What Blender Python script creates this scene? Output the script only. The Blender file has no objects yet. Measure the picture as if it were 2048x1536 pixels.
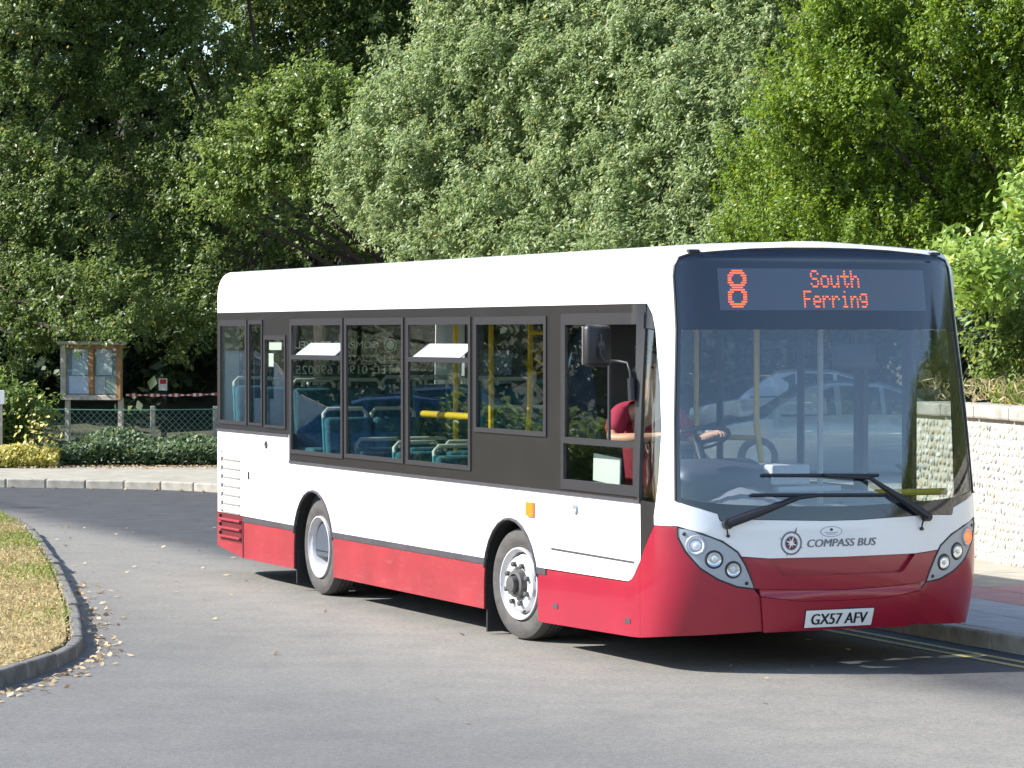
import bpy, bmesh, math, random
import numpy as np
from mathutils import Vector, Matrix
from mathutils.geometry import tessellate_polygon
sc = bpy.context.scene
C = sc.collection
R = math.radians
# ------------------------------------------------------------------ camera, sky, sun, exposure
CAMH, FPX = 2.256, 5900.0
cd = bpy.data.cameras.new('camera'); cam = bpy.data.objects.new('camera', cd); C.objects.link(cam)
cam.location = (0, 0, CAMH); cam.rotation_euler = (R(90) - math.atan(96 / FPX), 0, 0)
cd.sensor_width = 36; cd.lens = FPX / 2048 * 36; cd.clip_end = 600; cd.clip_start = .5
sc.camera = cam
SUN_EL, SUN_AZ = R(38), math.atan2(-1.0, -0.04)      # azimuth measured as atan2(x, y)
w = bpy.data.worlds.new('World'); sc.world = w; w.use_nodes = True
nt = w.node_tree
bg = nt.nodes['Background']
sky = nt.nodes.new('ShaderNodeTexSky'); sky.sky_type = 'NISHITA'; sky.sun_disc = False
sky.sun_elevation = SUN_EL; sky.sun_rotation = SUN_AZ % (2 * math.pi)
sky.air_density = 1.0; sky.dust_density = .6; sky.ozone_density = 2.0
nt.links.new(sky.outputs[0], bg.inputs[0]); bg.inputs[1].default_value = 0.10
sd = bpy.data.lights.new('sun', 'SUN'); sun = bpy.data.objects.new('sun', sd); C.objects.link(sun)
sd.energy = 3.4; sd.angle = R(.53); sd.color = (1, .965, .92)
sv = Vector((math.sin(SUN_AZ) * math.cos(SUN_EL), math.cos(SUN_AZ) * math.cos(SUN_EL), math.sin(SUN_EL)))
sun.rotation_euler = sv.to_track_quat('Z', 'Y').to_euler(); sun.location = sv * 80
sc.view_settings.view_transform = 'Standard'; sc.view_settings.look = 'None'
sc.view_settings.gamma = 1; sc.view_settings.use_curve_mapping = False
sc.view_settings.exposure = 1.6
sc.cycles.transparent_max_bounces = 16
sc.cycles.max_bounces = 8
rng = np.random.default_rng(7); random.seed(7)

# ------------------------------------------------------------------ materials
def inp(b, n, v):
    if n in b.inputs: b.inputs[n].default_value = v
def mat(name, col, rough=.5, metal=0, coat=0, spec=.5, emit=None, estr=0, var=0, vscale=6, bump=0, bscale=40):
    m = bpy.data.materials.new(name); m.use_nodes = True; t = m.node_tree; b = t.nodes['Principled BSDF']
    inp(b, 'Base Color', (*col, 1)); inp(b, 'Roughness', rough); inp(b, 'Metallic', metal)
    inp(b, 'Coat Weight', coat); inp(b, 'Coat Roughness', .05); inp(b, 'Specular IOR Level', spec)
    if emit: inp(b, 'Emission Color', (*emit, 1)); inp(b, 'Emission Strength', estr)
    if var or bump:
        tc = t.nodes.new('ShaderNodeTexCoord')
    if var:
        n = t.nodes.new('ShaderNodeTexNoise'); n.inputs['Scale'].default_value = vscale; n.inputs['Detail'].default_value = 8
        t.links.new(tc.outputs['Object'], n.inputs['Vector'])
        r = t.nodes.new('ShaderNodeValToRGB')
        r.color_ramp.elements[0].position = .3; r.color_ramp.elements[1].position = .7
        r.color_ramp.elements[0].color = (*[max(0, c * (1 - var)) for c in col], 1)
        r.color_ramp.elements[1].color = (*[min(1, c * (1 + var)) for c in col], 1)
        t.links.new(n.outputs['Fac'], r.inputs['Fac']); t.links.new(r.outputs['Color'], b.inputs['Base Color'])
    if bump:
        n2 = t.nodes.new('ShaderNodeTexNoise'); n2.inputs['Scale'].default_value = bscale; n2.inputs['Detail'].default_value = 6
        t.links.new(tc.outputs['Object'], n2.inputs['Vector'])
        bp = t.nodes.new('ShaderNodeBump'); bp.inputs['Strength'].default_value = bump; bp.inputs['Distance'].default_value = .02
        t.links.new(n2.outputs['Fac'], bp.inputs['Height']); t.links.new(bp.outputs['Normal'], b.inputs['Normal'])
    return m
def glass_mat(name, tint, base=.05, rough=.0):
    m = bpy.data.materials.new(name); m.use_nodes = True; t = m.node_tree; t.nodes.clear()
    o = t.nodes.new('ShaderNodeOutputMaterial'); mx = t.nodes.new('ShaderNodeMixShader')
    tr = t.nodes.new('ShaderNodeBsdfTransparent'); tr.inputs[0].default_value = (*tint, 1)
    gl = t.nodes.new('ShaderNodeBsdfGlossy'); gl.inputs['Roughness'].default_value = rough
    lw = t.nodes.new('ShaderNodeLayerWeight'); lw.inputs[0].default_value = .5
    p = t.nodes.new('ShaderNodeMath'); p.operation = 'POWER'; p.inputs[1].default_value = 5
    a = t.nodes.new('ShaderNodeMath'); a.operation = 'MULTIPLY_ADD'; a.inputs[1].default_value = 1 - base; a.inputs[2].default_value = base
    t.links.new(lw.outputs['Facing'], p.inputs[0]); t.links.new(p.outputs[0], a.inputs[0])
    t.links.new(a.outputs[0], mx.inputs[0]); t.links.new(tr.outputs[0], mx.inputs[1]); t.links.new(gl.outputs[0], mx.inputs[2])
    t.links.new(mx.outputs[0], o.inputs[0]); return m
def leaf_mat(name, c1, c2, rough=.42, trans=.22, spec=.5):
    m = bpy.data.materials.new(name); m.use_nodes = True; t = m.node_tree; b = t.nodes['Principled BSDF']
    o = t.nodes['Material Output']
    g = t.nodes.new('ShaderNodeNewGeometry'); r = t.nodes.new('ShaderNodeValToRGB')
    r.color_ramp.elements[0].color = (*c1, 1); r.color_ramp.elements[1].color = (*c2, 1)
    e = r.color_ramp.elements.new(.97); e.color = (*c2, 1)
    e2 = r.color_ramp.elements[-1]; e2.color = (c2[0] * 1.9 + .02, c2[1] * 1.25, c2[2] * .8, 1)
    t.links.new(g.outputs['Random Per Island'], r.inputs['Fac']); t.links.new(r.outputs['Color'], b.inputs['Base Color'])
    inp(b, 'Roughness', rough); inp(b, 'Specular IOR Level', spec)
    tl = t.nodes.new('ShaderNodeBsdfTranslucent'); mx = t.nodes.new('ShaderNodeMixShader'); mx.inputs[0].default_value = trans
    gm = t.nodes.new('ShaderNodeHueSaturation'); gm.inputs['Value'].default_value = 1.7; gm.inputs['Hue'].default_value = .485
    t.links.new(r.outputs['Color'], gm.inputs['Color']); t.links.new(gm.outputs['Color'], tl.inputs[0])
    t.links.new(b.outputs[0], mx.inputs[1]); t.links.new(tl.outputs[0], mx.inputs[2]); t.links.new(mx.outputs[0], o.inputs[0]); return m

M = dict(
 white=mat('white_paint', (.8, .8, .8), .28, coat=.6, var=.02, vscale=2),
 red=mat('red_paint', (.30, .008, .028), .32, coat=.4, var=.06, vscale=3),
 skirt=mat('dusty_red_paint', (.29, .028, .036), .45, coat=.1, var=.14, vscale=2.2),
 blackp=mat('black_gloss_panel', (.021, .019, .019), .33, coat=.2, var=.08, vscale=3),
 rubber=mat('window_rubber', (.030, .029, .032), .4),
 rail=mat('grey_rub_rail', (.06, .056, .064), .5, var=.15),
 header=mat('screen_black', (.012, .016, .03), .06, coat=.3, spec=.7),
 disp=mat('display_panel', (.07, .085, .12), .12, spec=.8),
 led=mat('led_orange', (.6, .1, .03), .5, emit=(1, .16, .06), estr=.42),
 trim=mat('black_plastic', (.018, .018, .021), .45),
 chrome=mat('lamp_reflector', (.75, .77, .8), .16, metal=1),
 silver=mat('headlamp_surround', (.36, .39, .43), .4, metal=.25),
 lens=mat('clear_lamp_lens', (.75, .78, .82), .08, coat=1, spec=.8),
 orange=mat('orange_lens', (.85, .23, .02), .25, coat=.5),
 lit=mat('lit_indicator', (.7, .16, .03), .35, emit=(1, .17, .03), estr=.5),
 tyre=mat('tyre_rubber', (.06, .056, .053), .72, var=.2, vscale=8, bump=.1),
 tread=mat('tyre_tread', (.03, .03, .03), .8),
 rim=mat('steel_rim', (.55, .55, .56), .5, metal=.25, var=.12, vscale=9),
 hub=mat('hub_steel', (.12, .115, .11), .5, metal=.4),
 dark=mat('underbody', (.012, .012, .012), .8),
 lining=mat('interior_lining', (.30, .32, .36), .7),
 floor=mat('vinyl_floor', (.06, .07, .09), .6),
 seat=mat('seat_moquette', (.035, .13, .18), .85, var=.45, vscale=25),
 seatshell=mat('seat_shell', (.05, .30, .36), .4),
 grab=mat('pale_grab_handle', (.55, .56, .5), .35),
 pole=mat('yellow_handrail', (.78, .5, .03), .35),
 dash=mat('dashboard_plastic', (.035, .04, .055), .5),
 dashtop=mat('dashboard_top', (.15, .16, .17), .5),
 paper=mat('white_paper', (.82, .82, .8), .8),
 box=mat('grey_plastic_box', (.45, .46, .45), .5),
 plate=mat('white_plate', (.8, .8, .79), .35),
 ink=mat('black_ink', (.012, .012, .02), .5),
 greyink=mat('grey_vinyl', (.16, .15, .17), .5),
 maroon=mat('maroon_vinyl', (.13, .01, .03), .5),
 bluev=mat('pale_blue_vinyl', (.33, .37, .52), .5),
 vinyl=mat('white_window_vinyl', (.75, .77, .72), .7, emit=None),
 glass=glass_mat('side_glass', (.86, .90, .87), .085), screen=glass_mat('screen_glass', (.88, .91, .94), .085),
 hopper=mat('hopper_glass_sky_sheen', (.50, .56, .66), .2, coat=.6),  # pale blue base colour paints the sky's reflection into the hopper panes
 shirt=mat('burgundy_shirt', (.30, .015, .045), .85, var=.1, vscale=14, bump=.3, bscale=12),
 skin=mat('skin', (.52, .27, .17), .5), hair=mat('grey_hair', (.16, .13, .11), .8), trousers=mat('dark_trousers', (.02, .02, .03), .9),
 louvre=mat('louvre_shade_grey', (.22, .20, .17), .8),  # painted shade tone for the strips below the louvres
 cab=mat('blue_curtain', (.12, .18, .30), .8, var=.2, vscale=9),
)

# ------------------------------------------------------------------ object helpers
class MB:
    def __init__(s): s.v = []; s.f = []; s.m = []; s.mi = 0; s.nr = {}
    def add(s, vs, fs):
        o = len(s.v); s.v += [tuple(v) for v in vs]; s.f += [tuple(i + o for i in f) for f in fs]; s.m += [s.mi] * len(fs); return s
    def box(s, c, d, rot=None, bev=0):
        x, y, z = [k / 2 for k in d]
        if bev:
            b = min(bev, .49 * min(d)); bm = bmesh.new(); bmesh.ops.create_cube(bm, size=1)
            for v in bm.verts: v.co = Vector((v.co.x * d[0], v.co.y * d[1], v.co.z * d[2]))
            bmesh.ops.bevel(bm, geom=bm.edges[:], offset=b, segments=2, affect='EDGES', profile=.5)
            bm.verts.index_update(); vs = [v.co.copy() for v in bm.verts]; fs = [[v.index for v in f.verts] for f in bm.faces]; bm.free()
        else:
            vs = [Vector((sx * x, sy * y, sz * z)) for sz in (-1, 1) for sy in (-1, 1) for sx in (-1, 1)]
            fs = [(0, 2, 3, 1), (4, 5, 7, 6), (0, 1, 5, 4), (2, 6, 7, 3), (0, 4, 6, 2), (1, 3, 7, 5)]
        if rot is not None: vs = [rot @ v for v in vs]
        c = Vector(c); return s.add([v + c for v in vs], fs)
    def tube(s, pts, r, n=8, cap=True):
        pts = [Vector(p) for p in pts]; rs = r if isinstance(r, (list, tuple)) else [r] * len(pts)
        vs = []; fs = []; up = None
        for i, p in enumerate(pts):
            d = (pts[min(i + 1, len(pts) - 1)] - pts[max(i - 1, 0)]).normalized()
            if up is None: up = d.orthogonal().normalized()
            up = (up - d * up.dot(d)).normalized(); q = d.cross(up)
            for k in range(n):
                a = 2 * math.pi * k / n; vs.append(p + (up * math.cos(a) + q * math.sin(a)) * rs[i])
        for i in range(len(pts) - 1):
            for k in range(n):
                fs.append((i * n + k, i * n + (k + 1) % n, (i + 1) * n + (k + 1) % n, (i + 1) * n + k))
        if cap: fs += [tuple(range(n))[::-1], tuple(range((len(pts) - 1) * n, len(pts) * n))]
        return s.add(vs, fs)
    def lathe(s, prof, mtx, n=40):
        vs = []; fs = []                       # prof: (axial, radius), axis = local Z of mtx
        for a, r in prof:
            for k in range(n):
                t = 2 * math.pi * k / n; vs.append(mtx @ Vector((r * math.cos(t), r * math.sin(t), a)))
        for i in range(len(prof) - 1):
            for k in range(n): fs.append((i * n + k, i * n + (k + 1) % n, (i + 1) * n + (k + 1) % n, (i + 1) * n + k))
        return s.add(vs, fs)
    def prism(s, poly, z0, z1):
        n = len(poly); vs = [(x, y, z0) for x, y in poly] + [(x, y, z1) for x, y in poly]
        tr = tessellate_polygon([[Vector((x, y, 0)) for x, y in poly]])
        fs = [(i, (i + 1) % n, n + (i + 1) % n, n + i) for i in range(n)]
        fs += [tuple(n + i for i in t) for t in tr] + [tuple(t) for t in tr]
        return s.add(vs, fs)
    def build(s, name, m, parent=None, smooth=0, loc=None, **props):
        me = bpy.data.meshes.new(name); me.from_pydata(s.v, [], s.f)
        ms = m if isinstance(m, list) else [m]
        for x in ms: me.materials.append(x)
        if len(ms) > 1: me.polygons.foreach_set('material_index', s.m)
        bm = bmesh.new(); bm.from_mesh(me); bmesh.ops.recalc_face_normals(bm, faces=bm.faces[:])
        if smooth:
            for f in bm.faces: f.smooth = True
            for e in bm.edges:
                if len(e.link_faces) == 2 and e.calc_face_angle(0) > R(smooth): e.smooth = False
        bm.to_mesh(me); bm.free()
        return link(name, me, parent, loc, **props)
def link(name, me, parent=None, loc=None, rot=None, **props):
    o = bpy.data.objects.new(name, me); C.objects.link(o)
    if parent: o.parent = parent
    if loc is not None: o.location = loc
    if rot is not None: o.rotation_euler = rot
    for k, v in props.items(): o[k] = v
    return o
def thing(name, label, cat, loc=(0, 0, 0), rz=0, group=None):
    o = link(name, None, None, loc, (0, 0, rz), label=label, category=cat)
    if group: o['group'] = group
    o.empty_display_size = .2
    return o
def at(px, py, d):
    pt = math.atan(96 / FPX); xx = (px - 1024) / FPX; yy = -(py - 768) / FPX
    r = Vector((xx, math.cos(pt) + yy * math.sin(pt), -math.sin(pt) + yy * math.cos(pt)))
    return Vector((0, 0, CAMH)) + r * (d / r.y)

# ------------------------------------------------------------------ the ground, road and pavements
def asphalt():
    m = bpy.data.materials.new('asphalt'); m.use_nodes = True; t = m.node_tree; b = t.nodes['Principled BSDF']; L = t.links.new
    N = lambda k: t.nodes.new('ShaderNode' + k)
    def math_(op, a, bb=None, clamp=False):
        n = N('Math'); n.operation = op; n.use_clamp = clamp
        for i, x in enumerate((a, bb)):
            if x is None: continue
            if isinstance(x, (int, float)): n.inputs[i].default_value = x
            else: L(x, n.inputs[i])
        return n.outputs[0]
    tc = N('TexCoord'); sx = N('SeparateXYZ'); L(tc.outputs['Object'], sx.inputs[0])
    def noise(s, det=6, ro=.6):
        n = N('TexNoise'); n.inputs['Scale'].default_value = s; n.inputs['Detail'].default_value = det; n.inputs['Roughness'].default_value = ro
        L(tc.outputs['Object'], n.inputs['Vector']); return n.outputs['Fac']
    big, mid, fine = noise(.35), noise(2.5), noise(70, 3, .8)
    # darker newer tarmac on the far lane: signed distance from its edge, edge slightly ragged
    sd_ = math_('ADD', math_('MULTIPLY', math_('ADD', sx.outputs[0], 4.3), .898), math_('MULTIPLY', math_('SUBTRACT', sx.outputs[1], 32.6), .44))
    sd_ = math_('ADD', sd_, math_('MULTIPLY', math_('SUBTRACT', big, .5), .9))
    far = N('MapRange'); far.interpolation_type = 'SMOOTHSTEP'; L(sd_, far.inputs[0]); far.inputs[1].default_value = -.35; far.inputs[2].default_value = .75
    lo = N('ValToRGB'); lo.color_ramp.elements[0].color = (.118, .115, .110, 1); lo.color_ramp.elements[1].color = (.178, .172, .160, 1)
    lo.color_ramp.elements[0].position = .3; lo.color_ramp.elements[1].position = .72
    L(math_('ADD', math_('MULTIPLY', mid, .45), math_('MULTIPLY', big, .55)), lo.inputs[0])
    dk = N('ValToRGB'); dk.color_ramp.elements[0].color = (.05, .051, .056, 1); dk.color_ramp.elements[1].color = (.075, .075, .078, 1)
    dk.color_ramp.elements[0].position = .35; dk.color_ramp.elements[1].position = .7; L(mid, dk.inputs[0])
    dus = N('MapRange'); dus.interpolation_type = 'SMOOTHSTEP'; L(sd_, dus.inputs[0]); dus.inputs[1].default_value = -4.2; dus.inputs[2].default_value = -.7
    dm = N('MixRGB'); L(math_('MULTIPLY', dus.outputs[0], math_('ADD', math_('MULTIPLY', mid, .9), .15), True), dm.inputs[0]); L(lo.outputs[0], dm.inputs[1]); dm.inputs[2].default_value = (.25, .233, .202, 1)
    mx = N('MixRGB'); L(far.outputs[0], mx.inputs[0]); L(dm.outputs[0], mx.inputs[1]); L(dk.outputs[0], mx.inputs[2])
    g = N('ValToRGB'); g.color_ramp.elements[0].position = .3; g.color_ramp.elements[1].position = .72
    g.color_ramp.elements[0].color = (.38, .38, .38, 1); g.color_ramp.elements[1].color = (1.6, 1.6, 1.56, 1); L(math_('ADD', math_('MULTIPLY', fine, .6), math_('MULTIPLY', noise(22, 4, .75), .4)), g.inputs[0])
    mu = N('MixRGB'); mu.blend_type = 'MULTIPLY'; mu.inputs[0].default_value = 1; L(mx.outputs[0], mu.inputs[1]); L(g.outputs[0], mu.inputs[2])
    # oily darker stain by the island tip
    vo = N('TexVoronoi'); vo.inputs['Scale'].default_value = 38; L(tc.outputs['Object'], vo.inputs['Vector'])
    sp = math_('LESS_THAN', vo.outputs['Distance'], .13)
    sp = math_('MULTIPLY', sp, math_('GREATER_THAN', noise(5, 2), .50))
    st = N('MixRGB'); L(math_('MULTIPLY', sp, .5), st.inputs[0]); L(mu.outputs[0], st.inputs[1]); st.inputs[2].default_value = (.36, .34, .30, 1)
    L(st.outputs[0], b.inputs['Base Color']); inp(b, 'Roughness', .8); inp(b, 'Specular IOR Level', .35)
    bp = N('Bump'); bp.inputs['Strength'].default_value = .35; bp.inputs['Distance'].default_value = .01; L(fine, bp.inputs['Height']); L(bp.outputs[0], b.inputs['Normal'])
    return m
def scuff(m, col, scale, lo_, hi_, amt):
    t = m.node_tree; b = t.nodes['Principled BSDF']; src = b.inputs['Base Color'].links[0].from_socket
    tc = t.nodes.new('ShaderNodeTexCoord'); mp = t.nodes.new('ShaderNodeMapping'); mp.inputs['Scale'].default_value = (.35, 1, 1.3); mp.inputs['Rotation'].default_value = (0, .5, 0)
    n = t.nodes.new('ShaderNodeTexNoise'); n.inputs['Scale'].default_value = scale; n.inputs['Detail'].default_value = 9; n.inputs['Roughness'].default_value = .75
    r = t.nodes.new('ShaderNodeMapRange'); r.inputs[1].default_value = lo_; r.inputs[2].default_value = hi_; r.inputs[4].default_value = amt
    x = t.nodes.new('ShaderNodeMixRGB'); x.inputs[2].default_value = (*col, 1)
    t.links.new(tc.outputs['Object'], mp.inputs[0]); t.links.new(mp.outputs[0], n.inputs['Vector']); t.links.new(n.outputs['Fac'], r.inputs[0])
    t.links.new(r.outputs[0], x.inputs[0]); t.links.new(src, x.inputs[1]); t.links.new(x.outputs[0], b.inputs['Base Color'])
scuff(M['skirt'], (.42, .20, .17), 18, .54, .80, .4); scuff(M['tyre'], (.14, .13, .115), 14, .45, .75, .5)
M['asphalt'] = asphalt()
M['pave'] = mat('concrete_paving', (.32, .295, .24), .85, var=.18, vscale=4, bump=.15, bscale=60)
M['kerb'] = mat('kerb_concrete', (.35, .325, .27), .85, var=.22, vscale=7, bump=.2, bscale=50)
M['dkerb'] = mat('weathered_kerb', (.14, .135, .122), .9, var=.45, vscale=6, bump=.3, bscale=40)
M['pink'] = mat('red_tactile_slab', (.40, .22, .21), .85, var=.15, vscale=6)
M['greys'] = mat('grey_slab', (.36, .37, .38), .85, var=.12, vscale=5)
M['yellowline'] = mat('worn_yellow_line', (.36, .29, .10), .8, var=.3, vscale=20)
M['soil'] = mat('soil', (.055, .055, .026), .95, var=.4, vscale=3, bump=.5, bscale=8)
M['dry'] = mat('dry_grass_ground', (.29, .22, .09), .95, var=.35, vscale=2.5, bump=.4, bscale=30)

b = MB(); b.prism([(-90, -40), (90, -40), (90, 160), (-90, 160)], -.3, 0); b.build('road', M['asphalt'], kind='structure')
# nearside kerb line (front of the bus towards the back, then round to the left)
kl = [(9.5, 8), (6.5, 14.5), (4.6, 18.6), (3.55, 21.0), (2.72, 23.0), (1.75, 25.4), (.5, 28.6), (-.9, 32.6), (-2.2, 36.9), (-3.1, 40.3), (-3.9, 42.3), (-5.3, 43.45), (-7.6, 44.0), (-11, 44.7), (-20, 46.2), (-34, 48.5)]
def resample(pts, step):
    out = []; acc = 0
    P_ = [Vector((*p, 0)) for p in pts]; L_ = [0]
    for a, b_ in zip(P_, P_[1:]): L_.append(L_[-1] + (b_ - a).length)
    n = int(L_[-1] / step)
    for i in range(n + 1):
        s_ = L_[-1] * i / n; k = max(j for j in range(len(L_)) if L_[j] <= s_ + 1e-6); k = min(k, len(P_) - 2)
        out.append(P_[k].lerp(P_[k + 1], (s_ - L_[k]) / max(1e-9, L_[k + 1] - L_[k])))
    return out
def smooth_line(pts, it=2):
    for _ in range(it):
        q = [pts[0]]
        for a, b_ in zip(pts, pts[1:]):
            q += [(a[0] * .75 + b_[0] * .25, a[1] * .75 + b_[1] * .25), (a[0] * .25 + b_[0] * .75, a[1] * .25 + b_[1] * .75)]
        pts = q + [pts[-1]]
    return pts
kl = smooth_line(kl)
KH = .125
b = MB(); poly = [(p[0] + .09 * 0, p[1]) for p in kl]
b.prism(poly + [(-34, 100), (60, 100), (60, 8)], -.2, KH - .012); pav = b.build('pavement', M['pave'], kind='structure')
def kerb_run(line, step, side, w_, h_, m, parent, jit=.004):
    pts = resample(line, step); n = 0
    for a, c_ in zip(pts, pts[1:]):
        d = c_ - a; ln = d.length; nrm = Vector((-d.y, d.x, 0)).normalized() * side
        mid = (a + c_) / 2 + nrm * (w_ / 2 - .02)
        mb = MB(); mb.box((0, 0, 0), (ln - .014, w_, h_ + .2), bev=.02)
        o = mb.build('kerb_stone', m, parent, loc=(mid.x, mid.y, (h_ - .2) / 2 + random.uniform(-jit, jit) * 1.6))
        o.rotation_euler = (random.uniform(-jit, jit) * 3, random.uniform(-jit, jit) * 2, math.atan2(d.y, d.x) + random.uniform(-jit, jit) * 4); n += 1
    return n
kerb = MB(); kerb.prism([(-1, 31.5), (-.6, 31.5), (-.6, 31.9), (-1, 31.9)], -.19, -.05); kerb = kerb.build('kerb', M['kerb'], kind='structure')
vis = [p for p in kl if p[1] > 12 and p[0] > -13]
kerb_run(vis, .62, -1, .13, KH, M['kerb'], kerb)
# paving slabs by the crossing on the right: pink tactile field and grey slabs, then plain pavement
ka, kb = Vector((3.55, 21.0, 0)), Vector((1.75, 25.4, 0)); ku = (kb - ka).normalized(); kn = Vector((-ku.y, ku.x, 0)) * -1
for i in range(-3, 9):
    for j in range(0, 8):
        pink = (j in (2, 3) and 0 <= i <= 5); pale = (j in (0, 1)) and -2 <= i <= 6
        c_ = ka + ku * (.3 + i * .6) + kn * (.12 + .3 + j * .6)
        mb = MB(); mb.box((0, 0, 0), (.592, .592, .05), bev=.006)
        o = mb.build('paving_slab', M['pink'] if pink else M['greys'] if pale else M['pave'], pav, loc=(c_.x, c_.y, KH - .025 + random.uniform(-.002, .002)))
        o.rotation_euler = (0, 0, math.atan2(ku.y, ku.x))
# double yellow lines
ylp = resample([(p[0], p[1]) for p in kl if p[1] < 33], .5)
yl = MB()
for off in (.28, .45):
    for a, c_ in zip(ylp, ylp[1:]):
        d = (c_ - a).normalized(); nrm = Vector((-d.y, d.x, 0))
        q = [a + nrm * (off - .035), a + nrm * (off + .035), c_ + nrm * (off + .035), c_ + nrm * (off - .035)]
        yl.add([(v.x, v.y, .004) for v in q], [(0, 1, 2, 3)])
yl.build('road_marking', M['yellowline'], kind='structure')
# woodland floor behind the pavement, and the bank behind the wall
def terrain(name, x0, x1, y0, y1, nx, ny, f, m):
    mb = MB(); vs = [(x0 + (x1 - x0) * i / nx, y0 + (y1 - y0) * j / ny) for j in range(ny + 1) for i in range(nx + 1)]
    mb.add([(x, y, f(x, y)) for x, y in vs], [(j * (nx + 1) + i, j * (nx + 1) + i + 1, (j + 1) * (nx + 1) + i + 1, (j + 1) * (nx + 1) + i) for j in range(ny) for i in range(nx)])
    return mb.build(name, m, smooth=80, kind='structure')
def sst(a, b_, x): t = min(1, max(0, (x - a) / (b_ - a))); return t * t * (3 - 2 * t)
terrain('ground', -60, 60, 50.6, 120, 60, 30, lambda x, y: .13 + 9 * sst(62, 84, y) + .15 * math.sin(x * 1.7 + y), M['soil'])
# far-left grass island
isl = [(-6.5, 37.0), (-6.05, 35.6), (-5.45, 33.4), (-4.76, 30.2), (-4.2, 27.4), (-3.75, 25.0), (-3.42, 23.2), (-3.22, 21.9), (-3.06, 20.9), (-3.07, 20.2), (-3.22, 19.2), (-3.5, 18.0), (-4.3, 16.2), (-6.5, 13.5)]
isl = smooth_line(isl, 2)
b = MB(); b.prism([(p[0] - .1, p[1]) for p in isl] + [(-9.4, 13.5), (-9.8, 37.2)], -.1, .10); island = b.build('grass_island', M['dry'], kind='structure')
ik = MB(); ik.prism([(-3.6, 22), (-3.5, 22), (-3.5, 22.4), (-3.6, 22.4)], -.19, -.05); ik = ik.build('island_kerb', M['dkerb'], kind='structure')
kerb_run(isl, .62, -1, .085, .105, M['dkerb'], ik, .009)

# ------------------------------------------------------------------ leaves
def norm(a): return a / np.maximum(1e-9, np.linalg.norm(a, axis=1, keepdims=True))
def leaves(name, cen, nrm_, L, W, m, parent=None, jit=.35, **props):
    """one mesh of folded leaf shapes at cen (n,3) facing nrm_ (n,3)"""
    n = len(cen); nr = norm(nrm_)
    t = norm(np.cross(nr, rng.normal(size=(n, 3)))); s = np.cross(nr, t)
    k = rng.uniform(1 - jit, 1 + jit, (n, 1)); l = L * k * .5; ww = W * k * .5
    droop = nr * (L * .12) * rng.uniform(-1, 1, (n, 1))
    v = np.empty((n, 4, 3)); v[:, 0] = cen - t * l; v[:, 1] = cen + s * ww + t * l * .1 + droop; v[:, 2] = cen + t * l; v[:, 3] = cen - s * ww + t * l * .1 + droop
    me = bpy.data.meshes.new(name); me.vertices.add(n * 4); me.vertices.foreach_set('co', v.reshape(-1))
    idx = np.arange(n * 4).reshape(n, 4); tri = np.concatenate([idx[:, [0, 1, 2]], idx[:, [0, 2, 3]]], 1).reshape(-1)
    me.loops.add(n * 6); me.loops.foreach_set('vertex_index', tri)
    me.polygons.add(n * 2); me.polygons.foreach_set('loop_start', np.arange(n * 2) * 3); me.polygons.foreach_set('loop_total', np.full(n * 2, 3))
    me.update(calc_edges=True); me.materials.append(m)
    return link(name, me, parent, **props)
SV = np.array(sv)      # leaves turn towards the light
def bough_points(boughs, sprig_m2, per, spread, flat=1.0, low=.45, upw=.5, twig=.26):
    """leaf positions and facings: each bough (x, y, z, r) carries sprigs, each sprig a twig with leaves along it"""
    cs, ns = [], []
    for x, y, z, r in boughs:
        k = max(4, int(4 * math.pi * r * r * sprig_m2))
        d = norm(rng.normal(size=(k, 3))); keep = (d[:, 2] > -.25) | (rng.random(k) < low)
        hole = np.sin(d[:, 0] * 5.1 + x * 7) * np.sin(d[:, 1] * 4.3 + y * 5) * np.sin(d[:, 2] * 4.7 + z * 6)     # ragged gaps
        keep &= (hole > -.22) | (rng.random(k) < .3); d = d[keep]; k = len(d)
        lob = 1 + .30 * np.sin(d[:, 0] * 4.3 + x * 5) * np.sin(d[:, 1] * 3.9 + z * 3) + .2 * np.sin(d[:, 2] * 6 + x * 3)
        rad = r * lob * (.55 + .5 * rng.random(k) ** .6)
        c = np.array([x, y, z]) + d * rad[:, None] * np.array([1, 1, flat])
        tw = norm(d * .55 + np.array([0, 0, upw]) + rng.normal(size=(k, 3)) * .45) * (twig * rng.uniform(.5, 1.5, (k, 1)))
        pos = np.repeat(c, per, 0); dd = np.repeat(d, per, 0); tt = np.repeat(tw, per, 0)
        t = rng.random((len(pos), 1)); off = rng.normal(size=pos.shape) * spread * (1.15 - .75 * t)
        cs.append(pos + tt * t * 1.3 + off); ns.append(dd * .4 + np.array([0, 0, .25]) + SV * .75 + rng.normal(size=pos.shape) * .55 + off / spread * .25)
    return np.concatenate(cs), np.concatenate(ns)
def limbs(mb, base, boughs, r0, fork):
    base = Vector(base); top = Vector((base.x, base.y, fork))
    mb.tube([base, base.lerp(top, .5) + Vector((.06, .03, 0)), top], [r0 * 1.25, r0, r0 * .8], 10)
    for x, y, z, r in boughs:
        e = Vector((x, y, z)); m1 = top.lerp(e, .45) + Vector((random.uniform(-.2, .2), random.uniform(-.2, .2), random.uniform(0, .35)))
        mb.tube([top, m1, e], [r0 * .38, r0 * .24, r0 * .08], 6)
M['bark'] = mat('bark', (.035, .028, .022), .95, var=.4, vscale=8, bump=.8, bscale=15)
M['oak'] = leaf_mat('dark_oak_leaf', (.05, .095, .022), (.165, .225, .055), .42, .42, .5)
M['oak2'] = leaf_mat('green_oak_leaf', (.085, .14, .03), (.21, .29, .065), .4, .42, .5)
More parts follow.
